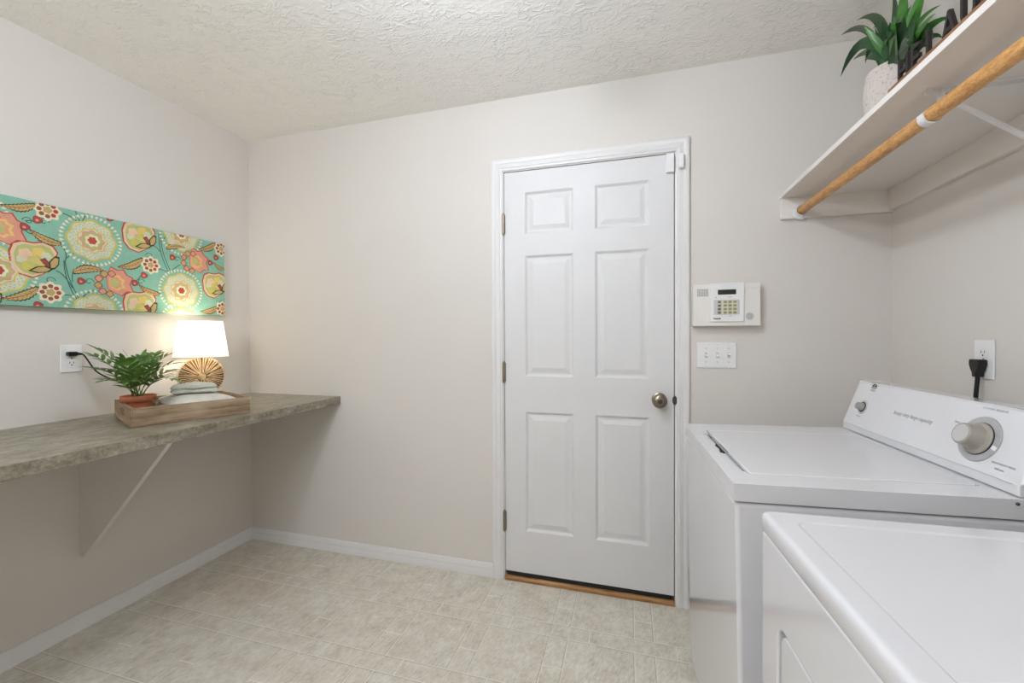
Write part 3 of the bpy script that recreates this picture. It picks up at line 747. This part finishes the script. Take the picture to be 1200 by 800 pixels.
shd = MB().lathe([(RB, SB), (RT, ST), (RT-.0012, ST), (RB-.0012, SB), (RB, SB)], (0, 0, 0), (0, 0, 1), 64, cap0=False, cap1=False).build('lamp_shade', SHADE, lm, smooth=40)
sr = MB()
for z, r_ in ((SB, RB-.0006), (ST, RT-.0006)):
    sr.tube([(r_*math.cos(2*PI*k/48), r_*math.sin(2*PI*k/48), z) for k in range(49)], .0014, 6)
for k in range(3):
    a = 2*PI*k/3; sr.tube([(.012*math.cos(a), .012*math.sin(a), .284), (RT*.5*math.cos(a), RT*.5*math.sin(a), ST-.02), (RT*math.cos(a), RT*math.sin(a), ST-.002)], .001, 5)
sr.build('shade_wire', WMETAL, shd, smooth=40)
MB().lathe([(.0, .302), (.012, .302), (.014, .318), (.026, .340), (.029, .356), (.024, .374), (.010, .384), (.0, .385)], (0, 0, 0), (0, 0, 1), 24, cap0=False, cap1=False).build('bulb', BULB, lm, smooth=60)
ld = bpy.data.lights.new('bulb_light', 'POINT'); ld.energy = 7.2; ld.color = (1, .91, .80); ld.shadow_soft_size = .035
lo = bpy.data.objects.new('bulb_light', ld); COL.objects.link(lo); lo.parent = lm; lo.location = (0, 0, .352)
# cord: from the outlet down the wall, behind the pot and tray, to the lamp foot
plx = Vector((.0, -.8565, 1.1745))
cp_ = [plx+Vector((.022, .012, -.001)), plx+Vector((.030, .028, -.006)), on(112, 434, 0, .045), on(127, 442.5, 0, .050), on(143, 448, 0, .052), on(153, 455, 0, .052), on(160, 466, 0, .050), Vector((.050, -.60, .912)), Vector((.06, -.52, .9035)), Vector((.09, -.455, .9035)), Vector((.112, -.43, .9045))]
def smoothpath(p, n=6):
    out = []
    for i in range(len(p)-1):
        a, b_, c, d = p[max(i-1, 0)], p[i], p[i+1], p[min(i+2, len(p)-1)]
        for k in range(n):
            t = k/n; out.append(.5*((2*b_)+(c-a)*t+(2*a-5*b_+4*c-d)*t*t+(3*b_-a-3*c+d)*t**3))
    return out+[p[-1]]
cord = MB().tube(smoothpath(cp_), .0029, 8).build('power_cord', BLACKP, lm, world=True, smooth=60)
MB().prism(rrect(-.8755, 1.1655, -.8455, 1.1835, .004, 3), 0, .0076, .026).tube([plx+Vector((.018, .010, 0)), plx+Vector((.022, .018, -.0005)), plx+Vector((.026, .024, -.003))], [.007, .0055, .004], 10).build('plug', BLACKP, cord, world=True, bevel=.001)

# ------------------------------------------------------------------ floral canvas
CN = thing('wall_canvas', 'long teal floral print canvas hanging on the wall above the counter', 'wall art', (0, -.9, 1.36))
CXF = .034; CY0, CY1, CZ0, CZ1 = -1.62, -.191, 1.363, 1.7705
PT = [('teal', (134, 182, 160)), ('cream', (224, 216, 184)), ('ochre', (201, 186, 96)), ('tan', (192, 163, 108)), ('dkgreen', (62, 68, 46)), ('red', (178, 78, 60)),
      ('pink', (214, 150, 128)), ('stem', (62, 100, 88)), ('lime', (178, 184, 116)), ('gold', (218, 190, 110)), ('plum', (128, 78, 84)), ('brown', (150, 92, 66)), ('lace', (203, 204, 176)), ('blush', (222, 190, 160))]
def print_mat(nm, rgb):
    t = Nt('print_'+nm); v = t.coord(); f = t.noise(v, 420, 2); g = t.noise(v, 25, 3)
    c = lin(rgb); t.col(t.ramp(t.math('ADD', t.math('MULTIPLY', f, .4), t.math('MULTIPLY', g, .6)), [(.3, tuple(x*.86 for x in c[:3])+(1,)), (.7, tuple(min(1, x*1.08) for x in c[:3])+(1,))]))
    t.b.inputs['Roughness'].default_value = .8; t.b.inputs['Specular IOR Level'].default_value = .2
    t.bump(f, .0004, .6)
    return t.m
PM = [print_mat(n_, c) for n_, c in PT]; PI_ = {n_: k for k, (n_, c) in enumerate(PT)}
cb = MB().box((.0005, CY0, CZ0), (CXF, CY1, CZ1)); cvm = cb.build('canvas', PM[0], CN, bevel=.003, seg=3, world=True)
LAYER = [0]
prn = MB()
def clip_poly(p):
    """keep a print shape inside the face of the canvas"""
    lo, hi = (CY0+.002, CZ0+.002), (CY1-.002, CZ1-.002)
    for ax in (0, 1):
        for sgn, lim in ((1, lo[ax]), (-1, hi[ax])):
            out = []
            for i in range(len(p)):
                a, b_ = p[i-1], p[i]; da, db = sgn*(a[ax]-lim), sgn*(b_[ax]-lim)
                if (da >= 0) != (db >= 0):
                    t = da/(da-db); out.append((a[0]+(b_[0]-a[0])*t, a[1]+(b_[1]-a[1])*t))
                if db >= 0: out.append(b_)
            p = out
            if not p: return p
    return p
def poly(pts, c, lay):
    pts = clip_poly(pts)
    if len(pts) < 3: return
    LAYER[0] += 1; x = CXF + .00010 + .00011*lay + LAYER[0]*2.2e-8
    prn.add([(x, a, b_) for a, b_ in pts], [tuple(range(len(pts)))], PI_[c])
def fan(pts, ctr, c, lay):
    """star-shaped outline filled from its centre"""
    for i in range(len(pts)): poly([ctr, pts[i-1], pts[i]], c, lay)
def cc(cx, cy):
    """place read off a four times enlarged view of the print -> (y, z) on the canvas face"""
    p = on(cx/4, 220+cy/4, 0, CXF); return (p.y, p.z)
def ring(ctr, r, n=36, sc=0, k=8, ph=0, sq=1):
    return [(ctr[0]+r*(1+sc*math.cos(k*a+ph))*math.cos(a), ctr[1]+r*sq*(1+sc*math.cos(k*a+ph))*math.sin(a)) for a in [2*PI*i/n for i in range(n)]]
def stroke(pts, w, c, lay):
    n = len(pts)
    for i in range(n-1):
        (a, b_), (c2, d2) = pts[i], pts[i+1]; l = math.hypot(c2-a, d2-b_) or 1; nx, ny = -(d2-b_)/l*w, (c2-a)/l*w
        poly([(a+nx, b_+ny), (c2+nx, d2+ny), (c2-nx, d2-ny), (a-nx, b_-ny)], c, lay)
def curve2(ps, n=14):
    q = bez([Vector((a, b_, 0)) for a, b_ in ps], n); return [(p.x, p.y) for p in q]
def medallion(cx, cy, r=.104):
    o = cc(cx, cy)
    for i in range(40):
        a = 2*PI*i/40; p = (o[0]+r*math.cos(a), o[1]+r*math.sin(a)); fan(ring(p, .0052, 8), p, 'cream', 3)
        p = (o[0]+r*.93*math.cos(a), o[1]+r*.93*math.sin(a)); fan(ring(p, .0024, 6), p, 'cream', 3)
    fan(ring(o, r*.83, 64, .045), o, 'ochre', 3); fan(ring(o, r*.76, 64, .045), o, 'lace', 4)
    for i in range(26):
        for q, rr_ in ((.70, .0026), (.62, .0024), (.54, .0022)):
            a = 2*PI*(i+(.5 if q == .62 else 0))/26; p = (o[0]+r*q*math.cos(a)*1.0, o[1]+r*q*math.sin(a)); fan(ring(p, rr_, 6), p, 'teal' if q != .54 else 'tan', 5)
    fan(ring(o, r*.50, 56, .06, 9), o, 'ochre', 5); fan(ring(o, r*.455, 56, .06, 9), o, 'lace', 6)
    fan(ring(o, r*.40, 48, .09, 8), o, 'pink', 7); fan(ring(o, r*.33, 48, .09, 8), o, 'lime', 8); fan(ring(o, r*.24, 32, .1, 7), o, 'cream', 9); fan(ring(o, r*.15, 24, .12, 6), o, 'red', 10)
def rotp(pts, o, ang, s=1):
    c, s2 = math.cos(ang), math.sin(ang); return [(o[0]+s*(x*c-y*s2), o[1]+s*(x*s2+y*c)) for x, y in pts]
def leafp(base, tip, w=.3, c='tan'):
    b_, t = cc(*base), cc(*tip); L = math.hypot(t[0]-b_[0], t[1]-b_[1]); ang = math.atan2(t[1]-b_[1], t[0]-b_[0])
    up = []; dn = []; n = 18
    for i in range(n+1):
        s_ = i/n; h = w*math.sin(PI*min(1, s_*.94+.06))**.8*(1-.35*s_)*.5
        z = (.028 if i % 2 else -.012)*(1-s_*.5)
        up.append((s_, h+z+.10*math.sin(PI*s_))); dn.append((s_, -h-z*.8+.10*math.sin(PI*s_)))
    out = up+dn[::-1]; mid = (.45, .09)
    m2 = rotp([mid], b_, ang, L)[0]
    fan(rotp([(x*1.03-.015, (y-.08)*1.2+.08) for x, y in out], b_, ang, L), m2, 'dkgreen', 3)
    fan(rotp([(x*.97+.012, (y-.08)*.9+.08) for x, y in out], b_, ang, L), m2, c, 4)
    stroke(rotp([(s_/8, .10*math.sin(PI*s_/8)) for s_ in range(9)], b_, ang, L), .0011, 'brown', 5)
    for i in range(2, 8):
        s_ = i/8; y0 = .10*math.sin(PI*s_)
        for sg_ in (1, -1): stroke(rotp([(s_-.03, y0), (s_+.05, y0+sg_*w*.24)], b_, ang, L), .0007, 'brown', 5)
PL = [0]
def poppy(cx, cy, s=.074, ang=0):
    o = cc(cx, cy)
    out = [(-.98, .30), (-.86, .74), (-.55, .90), (-.10, .88), (.25, 1.0), (.62, .86), (.80, .55), (.70, .15), (.52, -.28), (.25, -.62), (-.15, -.86), (-.62, -.74), (-.92, -.35)]
    fan(rotp([(x*1.08, y*1.08) for x, y in out], o, ang, s), o, 'red', 3); fan(rotp(out, o, ang, s), o, 'blush', 4)
    fan(rotp([(x*.86, y*.88) for x, y in out], o, ang, s), o, 'lime', 5)
    for dx, dy, c, r_ in ((-.5, .35, 'blush', .34), (.1, .5, 'gold', .36), (-.35, -.35, 'ochre', .34), (.45, .35, 'lace', .26), (-.05, -.05, 'lime', .40), (-.68, 0, 'lace', .24)):
        q = rotp([(dx*.85, dy*.85)], o, ang, s)[0]; PL[0] = (PL[0]+1) % 6; fan(ring(q, s*r_*.8, 20, .12, 5), q, c, 5.2+PL[0]*.2)
    for a in (-.5, -.1, .3, .7):
        stroke(rotp([(.35, -.25), (-.3+.2*a, .25*a+.15)], o, ang, s), .0018, 'gold', 7)
    fan(rotp([(.10, .08), (.32, .22), (.62, -.22), (.40, -.30)], o, ang, s), rotp([(.35, -.05)], o, ang, s)[0], 'plum', 8)
    fan(rotp([(.18, .02), (.32, .10), (.50, -.18)], o, ang, s), rotp([(.34, -.02)], o, ang, s)[0], 'red', 9)
    for lf in ([(.52, -.34), (.50, .02), (.72, .34), (.88, .30), (.86, -.06), (.70, -.30)], [(.60, -.34), (.30, -.24), (.0, -.32), (-.28, -.55), (.05, -.62), (.42, -.52)]):
        m = (sum(x for x, _ in lf)/6, sum(y for _, y in lf)/6)
        fan(rotp([(m[0]+(x-m[0])*1.15, m[1]+(y-m[1])*1.15) for x, y in lf], o, ang, s), rotp([m], o, ang, s)[0], 'dkgreen', 9)
        fan(rotp([(m[0]+(x-m[0])*.85, m[1]+(y-m[1])*.85) for x, y in lf], o, ang, s), rotp([m], o, ang, s)[0], 'tan', 10)
def tulip(cx, cy, s=.074, ang=0):
    o = cc(cx, cy)
    out = [(-.1, .95), (.25, .78), (.55, .85), (.72, .55), (1.02, .42), (.86, .05), (1.05, -.42), (.72, -.42), (.45, -.70), (.1, -.55), (-.25, -.35), (-.3, .3)]
    fan(rotp([(x*1.07, y*1.07) for x, y in out], o, ang, s), o, 'red', 3); fan(rotp(out, o, ang, s), o, 'pink', 4)
    fan(rotp([(x*.62, y*.62) for x, y in out], o, ang, s), o, 'gold', 5); fan(rotp([(x*.48, y*.48) for x, y in out], o, ang, s), o, 'pink', 6); fan(rotp([(x*.32, y*.32) for x, y in out], o, ang, s), o, 'lime', 7)
    for k in range(6):
        a = math.radians(80+k*38); q = rotp([(-.15+.58*math.cos(a), -.05+.62*math.sin(a))], o, ang, s)[0]
        fan(ring(q, s*.20, 16, .1, 4), q, 'brown', 7+k*.12); fan(ring(q, s*.15, 16, .1, 4), q, 'tan' if k % 2 else 'pink', 7.9+k*.12)
def daisy(cx, cy, s=.040):
    o = cc(cx, cy); fan(ring(o, s, 40, .12, 8), o, 'cream', 4)
    for k in range(8):
        a = 2*PI*k/8; q = (o[0]+s*.62*math.cos(a), o[1]+s*.62*math.sin(a)); fan(ring(q, s*.20, 12), q, 'red' if k in (0, 1, 7) else 'brown', 5)
    fan(ring(o, s*.34, 16, .15, 5), o, 'tan', 6)
def berry(cx, cy, s=.0125):
    o = cc(cx, cy); fan(ring(o, s*1.2, 16, .1, 3), o, 'plum', 4); fan(ring(o, s*.95, 16, .1, 3), o, 'red', 5); q = (o[0]-s*.1, o[1]-s*.15); fan(ring(q, s*.4, 10), q, 'pink', 6)
def curl(cx, cy, s=.016, f=1):
    o = cc(cx, cy); stroke([(o[0]+f*s*(1-.06*k)*math.cos(.5*k), o[1]+s*(1-.06*k)*math.sin(.5*k)) for k in range(13)], .0013, 'stem', 3)
def stem(*ps, w=.0017):
    p = [cc(*q) for q in ps]; stroke(curve2(p) if len(p) > 2 else p, w, 'stem', 2)
for off in (0,):
    stem((375, 525), (340, 470), (310, 400), (305, 345)); stem((360, 525), (325, 470), (298, 400), (300, 340)); stem((305, 345), (320, 300), (285, 270)); stem((312, 330), (340, 300), (362, 305))
    stem((365, 520), (330, 495), (285, 505)); stem((262, 388), (300, 400), (340, 470)); stem((385, 520), (400, 490), (445, 478)); stem((340, 440), (335, 400), (345, 395))
    stem((375, 160), (362, 130), (350, 105)); stem((365, 165), (340, 130), (278, 115)); stem((385, 160), (395, 130), (415, 122))
    stem((800, 392), (775, 340), (752, 290), (752, 205)); stem((790, 395), (765, 345), (742, 290), (744, 205)); stem((795, 400), (770, 385), (735, 378)); stem((805, 392), (815, 375), (845, 360)); stem((750, 300), (735, 275), (715, 268)); stem((755, 250), (775, 230), (790, 225))
    stem((10, 455), (0, 420), (-30, 380)); stem((600, 560), (590, 575), (580, 590)); stem((110, 190), (130, 215), (150, 215)); stem((160, 160), (150, 150), (118, 155)); stem((615, 450), (640, 440), (660, 412)); stem((1000, 500), (1020, 480), (1040, 500))
for a in ((432, 248), (448, 596), (-10, 385), (-160, 120), (-420, 300), (-330, 560)): medallion(*a)
medallion(850, 482, .104); medallion(850, 218, .104); medallion(850, 640, .104)
for a in ((172, 342), (660, 238), (665, 560), (1012, 462), (-330, 380), (-120, 520)): poppy(*a)
for a in ((-20, 188), (528, 447), (908, 347), (-240, 200)): tulip(*a)
for a in ((222, 104), (237, 490), (706, 362), (1036, 287), (1042, 567), (-190, 470)): daisy(*a)
for b_, t in (((165, 82), (0, 80)), ((285, 265), (135, 195)), ((180, 470), (5, 520)), ((342, 395), (490, 388)), ((670, 335), (553, 372)), ((780, 282), (872, 282)), ((748, 500), (650, 455)), ((1010, 262), (930, 288)), ((1052, 385), (1000, 350)), ((1020, 560), (940, 580)), ((-60, 260), (-160, 300)), ((-50, 560), (-180, 580))): leafp(b_, t)
for a in ((175, 150), (115, 182), (380, 437), (675, 410), (632, 446), (178, 550), (808, 326), (1012, 327), (985, 351), (515, 142)): berry(*a)
for a, f in (((205, 158), 1), ((130, 155), -1), ((235, 434), 1), ((418, 440), 1), ((660, 440), 1), ((830, 335), 1), ((1040, 540), -1), ((700, 318), -1)): curl(*a, f=f)
prn.build('floral_print', PM, cvm, smooth=None, world=True)

# ------------------------------------------------------------------ washer
WX, WYF, WYN = 2.494, -.325, -.990            # front face, far side, near side
TILT = math.radians(1.0)
ws = thing('washing_machine', 'white top loading washer with slanted control panel beneath the wall shelf', 'washing machine', (WX, WYN, 0), (0, -TILT, math.radians(2.0)))
WD, WW, WZ = .665, WYF-WYN, .905
LIP = .041
MB().box((.004, .002, .02), (WD-.006, WW-.002, WZ-LIP-.004)).build('cabinet', APPL, ws, bevel=.010, seg=4)
MB().box((.02, .012, WZ-LIP-.006), (WD-.02, WW-.012, WZ-LIP+.004)).build('seam', DARK, ws)
deck = MB().box((0, 0, WZ-LIP), (WD, WW, WZ))
lx0, lx1, ly0, ly1 = .055, .500, .077, .548     # lid opening
deck = cut(deck, MB().prism(rrect(lx0-.004, ly0-.004, lx1+.004, ly1+.004, .014, 4), 2, WZ-.008, WZ+.02))
deck = cut(deck, MB().prism(rrect(lx0-.026, .10, lx0-.0045, .49, .008, 4), 2, WZ-.003, WZ+.02))
deck.build('deck', APPL, ws, bevel=.007, seg=3)
lidm = MB().prism(rrect(lx0, ly0, lx1, ly1, .012, 5), 2, WZ-.0078, WZ+.0012)
lid = lidm.build('lid', APPL, ws, bevel=.003, seg=3)
fg = MB()
fg.prism([(lx0-.0205, .275), (lx0-.012, .264), (lx0-.0005, .268), (lx0-.0005, .362), (lx0-.010, .370), (lx0-.018, .348), (lx0-.014, .32)], 2, WZ-.0032, WZ-.0006)
fg.build('finger_slot', DARK, ws, smooth=None)
for y in (.004, WW-.0275):
    MB().lathe([(.018, 0), (.018, .02)], (.05, .03 if y < .1 else WW-.03, .0005), (0, 0, 1), 20).build('foot', BLACKP, ws)
    MB().lathe([(.018, 0), (.018, .03)], (WD-.06, .03 if y < .1 else WW-.03, .0105-.0155), (0, 0, 1), 20).build('foot', BLACKP, ws)
MB().lathe([(.0035, 0), (.0035, .0015), (.002, .003)], (.508, -.0002, WZ-.009), (0, -1, 0), 14).build('lid_screw', STEEL, ws)
# console: local x back from the front face
CXb, CXt, CZb, CZt = .519, .568, WZ+.029, WZ+.165
prof = [(CXb-.004, WZ+.0012), (CXb-.004, WZ+.024), (CXb, CZb), (CXt, CZt-.004), (CXt+.006, CZt), (CXt+.06, CZt-.002), (CXt+.07, WZ+.09), (CXt+.07, WZ+.0012)]
con = MB().prism([(x, z) for x, z in prof], 1, .005, WW-.006)
console = con.build('control_console', APPL, ws, bevel=.004, seg=3)
for y0, y1 in ((.0015, .0058), (WW-.0068, WW-.0025)):
    MB().prism([(x+(.002 if x > .5 else -.002), z+.0008) for x, z in prof[2:]][:3]+[(CXt+.062, CZt-.001), (CXt+.072, WZ+.09), (CXt+.072, WZ+.03), (CXb-.002, WZ+.027)], 1, y0, y1).build('end_cap', IVORY, console, bevel=.001)
MB().box((CXb-.0055, .02, WZ+.0235), (CXb-.0005, WW-.016, WZ+.0246)).build('trim_line', LGREY, console, smooth=None)
pn = Vector((-(CZt-.004-CZb), 0, CXt-CXb)).normalized()            # out of the panel
pu = Vector((CXt-CXb, 0, CZt-.004-CZb)).normalized()              # up the panel
def pp(y, z):                                                      # local y, height above CZb along the panel
    return Vector((CXb, y, CZb)) + pu*z
yl = lambda yw: yw-WYN-.0187
D0 = pp(yl(-.838), .063)
MB().lathe([(.0000, .0003), (.0534, .0003), (.0523, .0024), (.0396, .0024), (.0000, .0017)], D0, pn, 56, cap0=False, cap1=False).build('dial_ring', RINGG, console, smooth=30)
dk = MB().lathe([(.0380, .0020), (.0380, .0039), (.0369, .0040), (.0000, .0040)], D0, pn, 48, cap0=False, cap1=False).build('dial_gap', DARK, console)
kn_ = MB().lathe([(.0000, .0033), (.0369, .0033), (.0369, .0060), (.0341, .0083), (.0292, .0094), (.0270, .0132), (.0255, .0319), (.0244, .0363), (.0215, .0385), (.0209, .0376), (.0000, .0376)], D0, pn, 44, cap0=False, cap1=False)
cyc = kn_.build('cycle_knob', plain('warm_grey_knob', (156, 150, 138), .38), console, smooth=35)
MB().lathe([(.0000, .0377), (.0207, .0377), (.0204, .0383), (.0000, .0385)], D0, pn, 32, cap0=False, cap1=False).build('knob_face', plain('silver_knob_face', (190, 188, 184), .35), cyc, smooth=30)
ya = Vector((0, -1, 0)).cross(pn).normalized()
mk = MB(); aa = math.radians(-14); dirm = Vector((0, -1, 0))*math.cos(aa)+pu*math.sin(aa); sdm = pn.cross(dirm)
for vs_ in [[D0+dirm*r_+sdm*s_+pn*h_ for h_ in (.0024, .0031) for r_, s_ in ((.0401, -.0044), (.0522, -.0044), (.0523, .0044), (.0401, .0044))]]:
    mk.add(vs_, [(0,1,2,3), (4,5,6,7), (0,1,5,4), (1,2,6,5), (2,3,7,6), (3,0,4,7)])
mk.build('dial_pointer', PLASTIC, console, smooth=None)
D1 = pp(yl(-.385), .060)
MB().lathe([(.0000, .0003), (.0237, .0003), (.0231, .0011), (.0000, .0011)], D1, pn, 36, cap0=False, cap1=False).build('dial_ring', RINGG, console)
MB().lathe([(.0000, .0011), (.0171, .0011), (.0171, .0020), (.0000, .0020)], D1, pn, 36, cap0=False, cap1=False).build('dial_gap', DARK, console)
k2 = MB().lathe([(.0000, .0020), (.0138, .0020), (.0138, .0044), (.0123, .0066), (.0119, .0154), (.0105, .0182), (.0000, .0187)], D1, pn, 28, cap0=False, cap1=False)
k2.build('load_size_knob', APPL_G, console, smooth=35)
# printing on the console
RD = Vector((0, -1, 0))
def ptxt(s_, y, z, size, mat, bold=.0, sx=1, align='LEFT', shear=0):
    text_mb(s_, size, pp(yl(y), z)+pn*.0004, RD, pu, .0005, align, sx, bold, shear).build('lettering', mat, console, smooth=None)
ptxt('heavy duty large capacity', -.537, .066, .0165, INKG, .0, .92, shear=.2)
ptxt('Start', -.755, .086, .008, INKG); ptxt('COTTON  REGULAR', -.812, .132, .0070, INKG)
ptxt('PERMANENT PRESS', -.888, .021, .0064, INKG); ptxt('delicates', -.900, .010, .0064, INKG)
ptxt('load size', -.372, .026, .0066, INKG)
lg = MB(); LO = pp(yl(-.402), .132)
def lgp(pts): 
    n = len(pts); vs_ = [LO+RD*x+pu*y+pn*h for h in (.0002, .0007) for x, y in pts]
    lg.add(vs_, [tuple(range(n)), tuple(range(n, 2*n))]+[(i, (i+1) % n, (i+1) % n+n, i+n) for i in range(n)])
lgp([(-.013, .000), (-.011, .007), (-.004, .012), (.002, .0125), (-.002, .009), (-.002, .002)]); lgp([(.003, .012), (.010, .008), (.0135, .001), (.001, .001), (.003, .007)])
lgp([(-.013, -.0012), (.0135, -.0012), (.0135, -.0035), (-.013, -.0035)])
for k in range(7):
    a = math.radians(15+k*25); c0 = (.021*math.cos(a), .002+.018*math.sin(a)); lgp([(c0[0]+.0013*math.cos(q*PI/3), c0[1]+.0013*math.sin(q*PI/3)) for q in range(6)])
lg.build('emblem', INK, console, smooth=None)
ptxt('ESTATE', -.402, .118, .0080, INKG, .0002, 1, 'CENTER')
# washer cord and its big plug in the right-hand wall
cw = [Vector((3.246, -.4635, 1.130)), Vector((3.246, -.4630, 1.105)), Vector((3.245, -.461, 1.07)), Vector((3.243, -.458, 1.0)), Vector((3.240, -.458, .9)), Vector((3.22, -.465, .7)), Vector((3.18, -.52, .5))]
wc = MB().tube(smoothpath(cw), .0055, 10).build('power_cord', BLACKP, ws, world=True, smooth=60)
wp = MB().prism([(-.4825, 1.1645), (-.4445, 1.1645), (-.4430, 1.150), (-.4480, 1.136), (-.4550, 1.124), (-.4555, 1.112), (-.4715, 1.112), (-.4720, 1.124), (-.4790, 1.136), (-.4840, 1.150)], 0, 3.236, W-.0076)
wp.build('plug', BLACKP, wc, world=True, bevel=.003)

# ------------------------------------------------------------------ dryer
ADR = math.radians(2.6)
DXF, DYF = 2.499 + .737*math.sin(ADR), -1.121 + .737 - .737*math.cos(ADR)
dr = thing('clothes_dryer', 'white front loading dryer nearest the camera with its door edge in view', 'dryer', (DXF, DYF-.737, 0), (0, 0, ADR))
DW, DD, DZ = .737, .64, .900
cab = MB().box((.0008, .002, .02), (DD, DW-.002, DZ-.039))
dy0, dy1, dz0, dz1 = .11, DW-.078, .16, .730
cab = cut(cab, MB().prism(rrect(dy0, dz0, dy1, dz1, .03, 6), 0, -.05, .022))
cab.build('cabinet', APPL, dr, bevel=.004, seg=3)
MB().box((.006, .006, DZ-.041), (DD-.01, DW-.006, DZ-.034)).build('seam', DARK, dr)
def dome_top():
    """top panel: rounded rim, shallow recessed field"""
    m = MB(); rings = []
    def rr_(ins, r): return rrect(ins, ins, DD-ins if True else 0, DW-ins, max(r, .001), 6)
    for ins, r, z in ((0, .010, DZ-.036), (-.0015, .011, DZ-.033), (-.002, .012, DZ-.012), (-.0012, .012, DZ-.006), (.0012, .012, DZ-.0022), (.0045, .012, DZ-.0005), (.008, .012, DZ), (.010, .012, DZ), (.0385, .022, DZ), (.040, .022, DZ), (.042, .021, DZ-.0014), (.0435, .02, DZ-.0022), (.045, .02, DZ-.0022), (.051, .018, DZ-.0022)):
        rings.append([(x, y, z) for x, y in rr_(ins, r)])
    n = len(rings[0])
    vs = [p for q in rings for p in q]; fs = []
    for i in range(len(rings)-1):
        for k in range(n): fs.append((i*n+k, i*n+(k+1) % n, (i+1)*n+(k+1) % n, (i+1)*n+k))
    fs += [tuple(range(n)), tuple((len(rings)-1)*n+k for k in range(n))]
    return m.add(vs, fs)
dome_top().build('top_panel', APPL, dr, smooth=60)
dd = MB().prism(rrect(dy0+.005, dz0+.005, dy1-.005, dz1-.007, .027, 6), 0, .004, .0215)
ddo = dd.build('door', APPL, dr, bevel=.004, seg=3)
# console of the dryer (right of the frame)
dcx = .49
dpro = [(dcx-.004, DZ+.0005), (dcx, DZ+.03), (dcx+.045, DZ+.145), (dcx+.05, DZ+.15), (dcx+.12, DZ+.148), (dcx+.128, DZ+.09), (dcx+.128, DZ+.0005)]
dcon = MB().prism(dpro, 1, .012, DW-.012).build('control_console', APPL, dr, bevel=.004, seg=3)
pn2 = Vector((-.115, 0, .045)).normalized()
MB().lathe([(.0, 0), (.03, 0), (.03, .004), (.021, .008), (.0195, .045), (.0, .048)], Vector((dcx+.0235, .18, DZ+.09)), pn2, 32, cap0=False, cap1=False).build('timer_knob', APPL_G, dcon, smooth=35)
for x in (.05, DD-.06):
    for y in (.04, DW-.04): MB().lathe([(.018, 0), (.018, .021)], (x, y, .0003), (0, 0, 1), 20).build('foot', BLACKP, dr)

# ------------------------------------------------------------------ the room is closed: a dim world only
wd = bpy.data.worlds.new('world'); S.world = wd; wd.use_nodes = True
wd.node_tree.nodes['Background'].inputs[0].default_value = (1, .92, .79, 1); wd.node_tree.nodes['Background'].inputs[1].default_value = .2
S.cycles.max_bounces = 12; S.cycles.diffuse_bounces = 6
